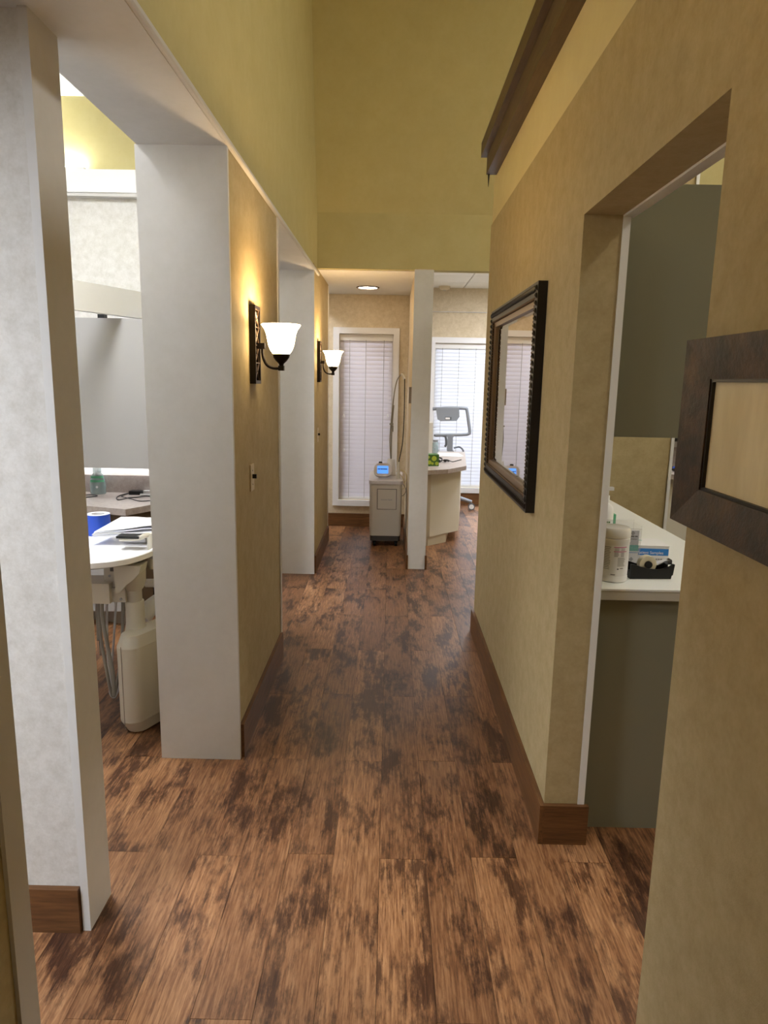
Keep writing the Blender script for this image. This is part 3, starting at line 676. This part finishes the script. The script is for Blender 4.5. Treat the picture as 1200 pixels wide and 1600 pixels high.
B().tube([(.09, 6.56, 1.605), (.105, 6.56, 1.60), (.125, 6.55, 1.565)], .012, 10).obj('hose_elbow', 'white_plastic', lu, smooth=True)
B().tube([(.125, 6.55, 1.57), (.128, 6.54, 1.40), (.127, 6.53, 1.18), (.118, 6.50, .98), (.095, 6.48, .84), (.085, 6.47, .795)], .0045, 8).obj('return_hose', 'cable_black', lu, smooth=True)
yc = lambda pts, Y: [tuple(PY(x, y, Y)) for x, y in pts]
for pts, mm in (([(620, 733), (629, 735), (635, 742), (634, 751), (627, 756), (621, 752)], 'cable_yellow'), ([(619, 736), (626, 742), (631, 751), (633, 760), (628, 764), (622, 758)], 'cable_yellow'),
                ([(624, 750), (631, 758), (634, 767), (630, 774), (623, 776)], 'cable_black')):
    B().tube(yc(pts, 6.48), .0026, 6).obj('side_cable', mm, lu, smooth=True)
for x in (-.13, .075):
    for y in (6.43, 6.70):
        B().cyl((x-.012, y, .029), (x+.012, y, .029), .029, seg=18).box(x-.016, x+.016, y-.012, y+.012, .035, .056).obj('caster', 'rubber_black', lu)

# ------------------------------------------------------------------ far right room: desk, things, cart
dk_ = thing('reception_desk', 'cream desk with taupe clipped corner top beside the partition', 'desk', (.55, 7.2, 0))
dp = [(.312, 6.24), (.545, 6.38), (.745, 6.67), (.876, 8.05), (.312, 8.05)]
B().prism(dp, .71, .75).bevel(.004).obj('desktop', 'counter_taupe', dk_)
c1, c2 = PZ(671, 839, .095), PZ(716, 829, .095)
B().prism([(.312, c1.y+.03), (c1.x, c1.y), (c2.x, c2.y), (.84, 8.02), (.312, 8.02)], .095, .709).bevel(.003).obj('body', 'cabinet_cream', dk_)
e1, e2 = PZ(668, 853, 0), PZ(696, 847, 0)
B().prism([(.312, e1.y+.02), (e1.x, e1.y), (e2.x, e2.y), (.76, 8.0), (.312, 8.0)], 0, .094).obj('plinth', 'cabinet_cream', dk_)
tb = thing('tissue_box', 'green tissue box with lime pattern on the desk beside the partition', 'tissue box', (.40, 6.62, .75), .15, world=False)
bx(-.062, .062, -.06, .06, .004, .115).bevel(.003).obj('carton', 'leaf_green', tb)
for k, (x, z, r) in enumerate(((-.03, .04, .02), (.015, .078, .024), (.042, .03, .017), (-.04, .09, .013), (.0, .03, .012))):
    B().lathe([(.0005, 0), (r, 0), (r, .0008), (.0005, .0008)], (0, 0, 0), 18, frame_M((x, -.0603, z), (1, 0, 0), (0, 0, 1))).obj('lime_print', 'lime', tb)
bx(-.07, .07, -.068, .068, 0, .004).obj('white_card', 'paper', tb)
wm = thing('desk_screen', 'white upright screen on the desk beside the partition', 'monitor', (.42, 7.25, .75))
bx(.33, PY(675.7, 690, 7.22).x, 7.22, 7.26, .80, 1.13).bevel(.006).obj('housing', 'white_plastic', wm)
bx(.38, .42, 7.262, 7.28, .76, 1.0).obj('stand', 'white_plastic', wm); bx(.33, .46, 7.18, 7.32, .75, .762).bevel(.003).obj('foot', 'white_plastic', wm)
b = B(); Mp = Matrix.Translation((.66, 7.62, .751))
b.box(-.12, .12, -.17, .17, 0, .004, Mp).box(-.11, .13, -.16, .18, .004, .008, Mp @ Matrix.Rotation(.08, 4, 'Z'))
tag(b.obj('paper_stack', 'paper'), 'loose white papers lying on the desk before the grey cart', 'papers')
cdn = [(.50, 6.86), (.53, 6.93), (.57, 6.90), (.60, 6.97), (.55, 7.0), (.58, 6.88), (.63, 6.95), (.66, 6.90), (.72, 6.93)]
hs = thing('headset', 'black glasses and cord tangle on the desk beside the tissue box', 'headset', (.57, 6.93, .75))
B().tube([(x, y, .757+.012*((i*7) % 3)) for i, (x, y) in enumerate(cdn)], .0045, 6).obj('cord', 'cable_black', hs, smooth=True)
B().tube([(.47, 6.93, .765), (.49, 6.98, .79), (.53, 7.0, .78), (.52, 6.94, .762)], .008, 8).obj('band', 'black_plastic', hs, smooth=True)
B().ball((.49, 6.91, .768), .022, 8, (1, 1, .7)).ball((.56, 6.95, .766), .02, 8, (1, 1, .7)).obj('pad', 'black_plastic', hs, smooth=True)
bt = thing('glass_jar', 'clear patterned jar on the desk beside the white screen', 'jar', (PY(680.5, 690, 7.85).x, 7.85, .75), world=False)
B().lathe([(.001, 0), (.035, 0), (.037, .01), (.035, .11), (.028, .125), (.001, .125)], (0, 0, 0), 20).obj('body', 'clear_liquid', bt, smooth=True)
B().lathe([(.001, .125), (.03, .125), (.03, .15), (.001, .15)], (0, 0, 0), 20).obj('lid', 'cart_grey', bt, smooth=True)
b = B()
for k in range(10): b.ball((.036*math.cos(k*.63), .036*math.sin(k*.63), .03+(k % 3)*.03), .006, 5)
b.obj('pattern', 'cart_dark', bt, smooth=True)
# grey scanner cart
CY = 8.45
g = lambda x, y, d=0: tuple(PY(x, y, CY) + Vector((0, d, 0)))
kt = thing('scanner_cart', 'silver grey medical scanner cart with tubular handle frame before the far blind', 'cart', (.80, 8.3, 0))
B().tube([g(676, 639), g(700, 637.5), g(726, 638), g(729.5, 641), g(732, 658), g(734, 674), g(731.5, 678), g(724, 679), g(704, 679.5), g(680, 680)], .020, 10).obj('handle_frame', 'cart_grey', kt, smooth=True)
q = [g(681, 637), g(717, 637), g(717.5, 651), g(713, 657.5), g(688, 658), g(683.5, 655)]
hb = B(); n = len(q); hb._add([Vector(p)+Vector((0, d_, 0)) for d_ in (-.035, .03) for p in q], [tuple(range(n)), tuple(range(2*n-1, n-1, -1))] + [(i, n+i, n+(i+1) % n, (i+1) % n) for i in range(n)])
hb.bevel(.008, 2); hd = hb.obj('head_panel', 'cart_grey', kt, smooth=True)
a, c = PY(695, 651, CY), PY(705, 656, CY)
bx(a.x, c.x, CY-.0375, CY-.0345, c.z, a.z).obj('dock_recess', 'cart_dark', hd, org=kt.location)
bx(a.x+.006, c.x-.02, CY-.040, CY-.036, c.z+.008, a.z-.008).obj('dock_light', 'white_gloss', hd, org=kt.location)
B().tube([g(678, 680), g(693, 681), g(696.5, 684), g(697, 694), g(695, 698)], .014, 8).obj('inner_handle', 'cart_dark', kt, smooth=True)
b = B(); q = [g(697, 679), g(711, 679), g(707.5, 684), g(707, 703), g(716, 710), g(702, 712), g(698, 703), g(699.5, 684)]; n = len(q)
b._add([Vector(p)+Vector((0, d_, 0)) for d_ in (-.02, .02) for p in q], [tuple(range(n)), tuple(range(2*n-1, n-1, -1))] + [(i, n+i, n+(i+1) % n, (i+1) % n) for i in range(n)])
b.obj('neck', 'cart_grey', kt, smooth=True)
st = PY(704, 711, CY)
B().tube([(st.x, CY, st.z), (st.x+.03, CY+.02, .4), (st.x+.03, CY+.03, .12)], .03, 12).obj('column', 'cart_grey', kt, smooth=True)
B().tube([g(709, 700, -.0), g(718, 698.5, -.0), g(723, 703, -.05), g(722, 708, -.06), g(716, 710, -.06)], .011, 8).obj('hook_handle', 'cart_dark', kt, smooth=True)
p0 = g(716, 706, -.05); bx(p0[0]-.02, p0[0]+.05, CY-.09, CY-.02, p0[2]-.03, p0[2]).bevel(.006).obj('hook_cup', 'cart_grey', kt)
for k in range(4):
    a_ = -.35+k*PI/2; e = Vector((st.x+.03+.26*math.cos(a_), CY+.03+.26*math.sin(a_), 0))
    B().tube([(st.x+.03, CY+.03, .15), ((st.x+.03+e.x)/2, (CY+.03+e.y)/2, .13), (e.x, e.y, .098)], lambda t: .03-.008*t, 10).obj('base_leg', 'cart_grey', kt, smooth=True)
    ca = B().cyl((e.x, e.y-.014, .042), (e.x, e.y+.014, .042), .042, seg=20).obj('caster', 'cart_dark', kt, smooth=True)
    B().cyl((e.x, e.y-.016, .042), (e.x, e.y+.016, .042), .03, seg=20).obj('caster_hub', 'white_gloss', ca, org=kt.location, smooth=True)

# ------------------------------------------------------------------ second left room (dental)
lc = thing('base_cabinet', 'off white base cabinet under the taupe treatment room counter', 'cabinet', (-2.4, 4.4, 0))
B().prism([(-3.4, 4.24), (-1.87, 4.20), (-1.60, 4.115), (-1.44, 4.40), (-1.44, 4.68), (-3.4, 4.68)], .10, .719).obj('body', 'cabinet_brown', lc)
B().prism([(-3.4, 4.26), (-1.87, 4.23), (-1.62, 4.15), (-1.47, 4.42), (-1.47, 4.68), (-3.4, 4.68)], 0, .10).obj('toe_kick', 'cabinet_taupe', lc)
for k in range(3): 
    x1 = -1.64-k*.55
    bx(x1-.53, x1, 4.085+k*.05, 4.10+k*.05, .11, .55).bevel(.002).obj('door', 'cabinet_grey', lc)
lt = thing('countertop', 'taupe stone look countertop with clipped front corner', 'countertop', (-2.4, 4.4, .72))
B().prism([(-3.4, 4.19), (-1.85, 4.15), (-1.578, 4.064), (-1.40, 4.38), (-1.40, 4.688), (-3.4, 4.688)], .72, .76).bevel(.003).obj('slab', 'counter_taupe', lt)
tag(bx(-3.4, -1.40, 4.666, 4.688, .761, .880).bevel(.002).obj('backsplash', 'counter_taupe'), 'low taupe backsplash strip along the treatment room counter', 'backsplash')
cv = thing('added_cove_light', 'added slim light bar on the white ledge high in the treatment room', 'light bar', (-2.6, 4.66, 2.81))  # added light bar, put in to brighten the green wall above
bx(-3.4, -1.95, 4.635, 4.675, 2.811, 2.825).obj('housing', 'trim_white', cv)
bx(-3.38, -1.97, 4.638, 4.672, 2.8252, 2.830).obj('diffuser', 'cove_glow', cv)
ub = thing('added_cabinet_light', 'added slim light bar under the pale grey wall cabinet', 'light bar', (-2.0, 4.58, .95))  # added light bar, put in to brighten the wall strip below the cabinet
bx(-2.8, -1.36, 4.625, 4.68, .962, .9745).bevel(.003).obj('housing', 'trim_white', ub)
bx(-2.78, -1.38, 4.63, 4.675, .957, .9618).obj('diffuser', 'bar_glow', ub)
lw = thing('wall_cabinet', 'pale grey wall cabinet above the taupe treatment room counter', 'cabinet', (-2.2, 4.46, .975))
bx(-3.0, -1.32, 4.312, 4.688, .975, 1.888).obj('body', 'cabinet_grey', lw)
bx(-3.0, -2.202, 4.293, 4.311, .977, 1.886).bevel(.002).obj('door', 'cabinet_grey', lw); bx(-2.198, -1.32, 4.293, 4.311, .977, 1.886).bevel(.002).obj('door', 'cabinet_grey', lw)
p0, p1 = PZ(112, 436.5, 2.06), PZ(226, 457, 2.06)
dv = (p1-p0); p1 = p1 + dv*.25; p0 = p0 - dv*.5; dv.normalize(); nn = Vector((-dv.y, dv.x, 0))
b = B(); b.prism([(p0.x, p0.y), (p1.x, p1.y), (p1.x+nn.x*.04, p1.y+nn.y*.04), (p0.x+nn.x*.04, p0.y+nn.y*.04)], 1.90, 2.06)
bk = b.bevel(.004).obj('light_bulkhead', 'trim_white'); tag(bk, 'white slanting bulkhead above the pale grey wall cabinet', 'bulkhead')
pk = PY(160.5, 495, 4.40)
tag(bx(pk.x-.02, pk.x+.02, 4.37, 4.42, 1.888, 1.915).bevel(.003).obj('small_box', 'black_plastic'), 'tiny black box on top of the pale grey wall cabinet', 'box')
# bottle
bp_ = PZ(154, 771, .76)
sbt = thing('sanitizer_bottle', 'clear sanitizer bottle with green label on the taupe counter', 'bottle', (PY(153.5, 765, 4.605).x, 4.605, .76), .2, world=False)
B().lathe([(.001, 0), (.048, 0), (.051, .006), (.051, .07), (.046, .10), (.036, .13), (.027, .142), (.027, .15), (.001, .15)], (0, 0, 0), 28, Matrix.Diagonal((1, .7, 1, 1))).obj('body', 'clear_liquid', sbt, smooth=True)
B().lathe([(.001, .15), (.027, .15), (.028, .154), (.028, .178), (.025, .182), (.001, .182)], (0, 0, 0), 24).obj('cap', 'clear_liquid', sbt, smooth=True)
for z in (.082, .108): 
    b = B()
    r = .0475 if z < .1 else .0435
    vs = [(r*math.cos(a)*1.03, .7*r*math.sin(a)*1.08, zz) for zz in (z, z+.016) for a in [(-PI*.85)+k*PI*.7/10 for k in range(11)]]
    b._add(vs, [(k, k+1, 12+k, 11+k) for k in range(10)]); b.obj('green_label', 'green_label', sbt)
B().lathe([(.0005, 0), (.008, 0), (.008, .001), (.0005, .001)], (0, 0, 0), 14, frame_M((0, -.037, .05), (1, 0, 0), (0, 0, 1))).obj('round_logo', 'paper', sbt)
# charger with cords
zc = .764
cq = lambda x, y, dz=0: PZ(x, y, zc) + Vector((0, 0, dz))
ch = thing('cable_charger', 'black charger with tangled black cords and white plugs on the taupe counter', 'charger', tuple(PZ(218, 771, .76)))
a = PZ(216, 771.5, .76); bx(a.x-.045, a.x+.03, a.y-.05, a.y+.01, .7602, .785).bevel(.004).obj('body', 'black_plastic', ch)
a = PZ(234, 770, .76); bx(a.x-.03, a.x+.06, a.y-.04, a.y-.01, .7602, .78).bevel(.003).obj('white_plug', 'white_plastic', ch)
a = PZ(228, 774.5, .76); bx(a.x-.03, a.x+.04, a.y-.03, a.y-.008, .7602, .774).bevel(.003).obj('white_plug', 'white_plastic', ch)
B().tube([cq(246, 772), cq(222, 771.5), cq(205, 770), cq(188, 774), cq(182, 778), cq(186, 781), cq(200, 778), cq(214, 777), cq(226, 775), cq(240, 776)], .0035, 6).obj('cord', 'cable_black', ch, smooth=True)
B().tube([cq(190, 776), cq(205, 779.5), cq(220, 783), cq(246, 781)], .003, 6).obj('cord', 'cable_black', ch, smooth=True)
B().tube([cq(214, 771, .012), cq(200, 771.5), cq(190, 775.5)], .003, 6).obj('cord', 'cable_black', ch, smooth=True)
tag(B().tube([cq(128, 774), cq(142, 773), cq(152, 774.5), cq(140, 776.5), cq(128, 777)], .003, 6).obj('loose_cord', 'cable_black', smooth=True), 'short loop of thin black cord beside the sanitizer bottle', 'cord')
# dental delivery unit
du = thing('dental_delivery_unit', 'beige dental delivery unit with white tray on a round column', 'dental unit', (-1.08, 2.95, 0))
def stadium(a, c, r, n=8):
    a, c = Vector(a), Vector(c); d = (c-a).normalized(); ang = math.atan2(d.y, d.x); pts = []
    for k in range(n+1): t = ang-PI/2+PI*k/n; pts.append((c.x+r*math.cos(t), c.y+r*math.sin(t)))
    for k in range(n+1): t = ang+PI/2+PI*k/n; pts.append((a.x+r*math.cos(t), a.y+r*math.sin(t)))
    return pts
A_, C_ = (-1.108, 2.835), (-.992, 3.08)
b = B().prism(stadium((-1.098, 2.85), (-.995, 3.07), .046), .006, .06, stadium(A_, C_, .058)); b.obj('lower_shell', 'beige_plastic', du, smooth=True)
b = B().prism(stadium(A_, C_, .058), .0602, .40); bd = b.obj('body_shell', 'beige_plastic', du, smooth=True)
b = B().prism(stadium(A_, C_, .058), .4002, .45, stadium((-1.103, 2.845), (-.995, 3.07), .046)); b.obj('top_shell', 'beige_plastic', du, smooth=True)
sd_ = [(-1.108+.0587*math.cos(t), 2.835+.0587*math.sin(t)) for t in (-1.98, -1.92)]
B().tube([(sd_[0][0], sd_[0][1], .03), (sd_[0][0], sd_[0][1], .41)], .0014, 6, smooth=False).obj('seam_line', 'cabinet_taupe', bd, org=du.location)
e0 = Vector((-1.035, 2.86, .10)); 
B().tube([(-1.05, 2.84, .095), (-1.0, 2.935, .105), (-.945, 3.05, .15)], .003, 6).obj('shell_groove', 'cabinet_taupe', bd, org=du.location)
cc = (-1.118, 2.93)
B().lathe([(.001, .43), (.048, .43), (.043, .46), (.0405, .47), (.0405, .568), (.038, .572), (.001, .572)], (*cc, 0), 28).obj('column', 'beige_plastic', du, smooth=True)
B().lathe([(.001, .57), (.033, .57), (.033, .63), (.001, .63)], (*cc, 0), 24).obj('column_neck', 'beige_shade', du, smooth=True)
# elbow swelling out to carry the tray
B().lathe([(.001, .622), (.034, .622), (.043, .632), (.052, .66), (.054, .70), (.053, .752), (.001, .752)], (*cc, 0), 24).obj('elbow', 'beige_shade', du, smooth=True)
ge = B().prism([(-1.165, .628), (-1.15, .632), (-1.12, .665), (-1.085, .692), (-1.06, .72), (-1.052, .752), (-1.17, .752)], 2.845, 2.93, M=MXZ); ge.bevel(.006).obj('elbow_cover', 'beige_plastic', du)
# bracket to the left of the column
br = bx(-1.235, -1.135, 2.90, 3.0, .60, .742).bevel(.008).obj('bracket', 'beige_shade', du)
bx(-1.36, -1.20, 2.86, 2.99, .575, .665).bevel(.014, 3).obj('hose_manifold', 'beige_plastic', du, smooth=True)
bx(-1.205, -1.14, 2.885, 2.902, .575, .64).bevel(.004).obj('bracket_lug', 'beige_shade', du)
for x, z in ((-1.21, .69), (-1.165, .683), (-1.16, .59)): B().cyl((x, 2.897 if z > .65 else 2.882, z), (x, 2.90, z), .006, seg=12).obj('screw', 'steel', br, org=du.location)
bx(-1.205, -1.148, 2.894, 2.9005, .712, .742).obj('bracket_slot', 'laser_dark', br, org=du.location)
# tray
TR = [(-1.75, 3.0), (-1.70, 2.72), (-1.45, 2.66), (-1.19, 2.70), (-1.085, 2.775), (-1.035, 2.89), (-1.02, 3.0), (-1.04, 3.36), (-1.12, 3.42), (-1.66, 3.42), (-1.74, 3.34)]
def smooth_poly(p, it=2):
    for _ in range(it):
        q = []
        for i in range(len(p)):
            a, c = p[i], p[(i+1) % len(p)]
            q += [(a[0]*.75+c[0]*.25, a[1]*.75+c[1]*.25), (a[0]*.25+c[0]*.75, a[1]*.25+c[1]*.75)]
        p = q
    return p
TP = smooth_poly(TR); ccx, ccy = -1.38, 3.05
sc2 = lambda s: [(ccx+(x-ccx)*s, ccy+(y-ccy)*s) for x, y in TP]
n = len(TP); rings = [(1.0, .775), (1.0, .797), (.985, .802), (.955, .801), (.93, .789)]
b = B(); vs = []; fs = []
for s, z in rings: vs += [(x, y, z) for x, y in sc2(s)]
vs += [(x, y, .768) for x, y in sc2(.96)]
for j in range(len(rings)-1): fs += [(j*n+i, j*n+(i+1) % n, (j+1)*n+(i+1) % n, (j+1)*n+i) for i in range(n)]
fs += [tuple((len(rings)-1)*n+i for i in range(n)), tuple(len(rings)*n+i for i in range(n))] + [(i, (i+1) % n, len(rings)*n+(i+1) % n, len(rings)*n+i) for i in range(n)]
b._add(vs, fs); b.obj('tray', 'white_gloss', du, smooth=True)
# handle post and pad at the right of the tray
B().lathe([(.001, .70), (.02, .70), (.022, .72), (.022, .84), (.018, .862), (.001, .866)], (-1.052, 3.0, 0), 20).obj('handle_post', 'beige_plastic', du, smooth=True)
B().tube([(-1.052, 3.0, .853), (-1.075, 2.985, .855), (-1.105, 2.98, .842), (-1.19, 2.98, .836)], .011, 8).obj('handle', 'beige_plastic', du, smooth=True)
bx(-1.20, -1.10, 2.965, 3.03, .842, .852).bevel(.003).obj('touch_pad', 'black_plastic', du)
bx(-1.05, -1.0, 2.955, 2.99, .755, .766).obj('pivot_plate', 'steel', du)
# assistant holder behind the column
B().cyl(PY(228, 911, 3.16), PY(228, 911, 3.16)+Vector((.16, 0, .004)), .02, seg=16).obj('holder_arm', 'white_plastic', du, smooth=True)
B().lathe([(.001, .68), (.012, .68), (.011, .735), (.019, .745), (.019, .765), (.012, .772), (.001, .772)], (PY(240, 900, 3.16).x, 3.16, -.006), 18).obj('suction_valve', 'chrome', du, smooth=True)
B().tube([PY(222, 965, 3.08), PY(236, 948, 3.12), PY(262, 928, 3.2)], lambda t: .045-.012*t, 12).obj('support_arm', 'white_plastic', du, smooth=True)
B().tube([PY(241, 918, 3.16), PY(241, 932, 3.16)], .005, 6, smooth=False).obj('holder_pin', 'black_plastic', du)
# hoses
hz = lambda x, y, Y: tuple(PY(x, y, Y))
for pts, r, mm in (
    ([hz(153, 925, 2.92), hz(155, 965, 2.92), hz(158, 1000, 2.92), hz(167, 1050, 2.90), hz(176, 1088, 2.90), hz(184, 1062, 2.92), hz(190, 1010, 2.96), hz(192, 960, 3.0), hz(192, 915, 3.0)], .0075, 'hose_grey'),
    ([hz(159, 925, 2.90), hz(160, 965, 2.90), hz(168, 1010, 2.89), hz(176, 1050, 2.88), hz(178, 1086, 2.88)], .0095, 'hose_grey'),
    ([hz(167, 925, 2.95), hz(167, 965, 2.95), hz(168, 1010, 2.95), hz(171, 1055, 2.94), hz(177, 1086, 2.92)], .006, 'hose_light'),
    ([hz(182, 922, 2.97), hz(180, 965, 2.97), hz(177, 1010, 2.97), hz(173, 1058, 2.96), hz(172, 1082, 2.95), hz(179, 1089, 2.95), hz(187, 1070, 2.97), hz(191, 1040, 2.99)], .0055, 'hose_light'),
    ([hz(194, 905, 2.99), hz(193, 950, 2.99), hz(191, 1000, 2.98)], .006, 'hose_grey')):
    B().tube(pts, r, 8).obj('hose', mm, du, smooth=True)
B().tube([hz(150, 920, 2.93), hz(153, 990, 2.93), hz(153, 1003, 2.93)], .006, 8).obj('hose', 'hose_grey', du, smooth=True)
b = B().cyl(hz(154, 1000, 2.93), hz(155, 1024, 2.93), .009, .006, 12); b.obj('handpiece', 'chrome', du, smooth=True)
# blue roll and paper sleeves on the tray
rl = PY(153, 803, 3.27)
ro = thing('barrier_film_roll', 'blue barrier film roll with white core standing on the dental tray', 'roll', (rl.x, 3.27, .79), world=False)
hgt = rl.z-.79
B().lathe([(.034, 0), (.055, 0), (.055, hgt), (.034, hgt)], (0, 0, 0), 40, closed=True).obj('film', 'blue_plastic', ro, smooth=True)
B().lathe([(.030, .0), (.034, 0), (.034, hgt+.001), (.030, hgt+.001)], (0, 0, 0), 32, closed=True).obj('core', 'paper', ro, smooth=True)
B().lathe([(.034, hgt), (.0548, hgt), (.0548, hgt+.0015), (.034, hgt+.0015)], (0, 0, 0), 40, closed=True).obj('film_end', 'paper2', ro, smooth=True)
ps = thing('sterile_pouches', 'pile of white paper pouches on the dental tray beside the blue roll', 'pouches', (-1.2, 3.1, .80))
def quad_sheet(A, Bq, Cq, D, m, seed, rip=.004):
    rnd = random.Random(seed); ph = rnd.uniform(0, 6); b = B(); n = 10; vs = []
    for k in (0, .0015):
        for j in range(n+1):
            for i in range(n+1):
                u, v = i/n, j/n
                p = A*(1-u)*(1-v)+D*u*(1-v)+Cq*u*v+Bq*(1-u)*v
                vs.append(p+Vector((0, 0, k+rip*math.sin(u*9+v*4+ph)*u)))
    q = (n+1)**2; fs = []
    for j in range(n):
        for i in range(n): a = j*(n+1)+i; fs += [(a, a+1, a+n+2, a+n+1), (q+a, q+a+n+1, q+a+n+2, q+a+1)]
    rim = [j*(n+1) for j in range(n+1)] + [n*(n+1)+i for i in range(1, n+1)] + [j*(n+1)+n for j in range(n-1, -1, -1)] + [i for i in range(n-1, 0, -1)]
    fs += [(rim[k], rim[(k+1) % len(rim)], q+rim[(k+1) % len(rim)], q+rim[k]) for k in range(len(rim))]
    b._add(vs, fs); b.obj('pouch', m, ps, smooth=True)
for k, (a, bq, cq_, d_) in enumerate((((144, 838), (168, 826), (256, 826), (256, 840)), ((143, 836.5), (176, 821), (256, 820), (256, 836)), ((144, 835), (182, 816), (256, 816), (256, 832)), ((146, 833), (187, 811), (256, 811), (256, 826)), ((147, 831.5), (189, 808), (256, 808.5), (256, 820)))):
    quad_sheet(PY(*a, 3.045+k*.006), PY(*bq, 3.20+k*.008), PY(*cq_, 3.22+k*.008), PY(*d_, 3.055+k*.01), 'paper' if k % 2 == 0 else 'paper2', k)
bx(-1.22, -1.12, 3.10, 3.18, .792, .815).bevel(.004).obj('pouch_box', 'paper', ps)

for o in bpy.data.objects:
    if '_world' in o: del o['_world']
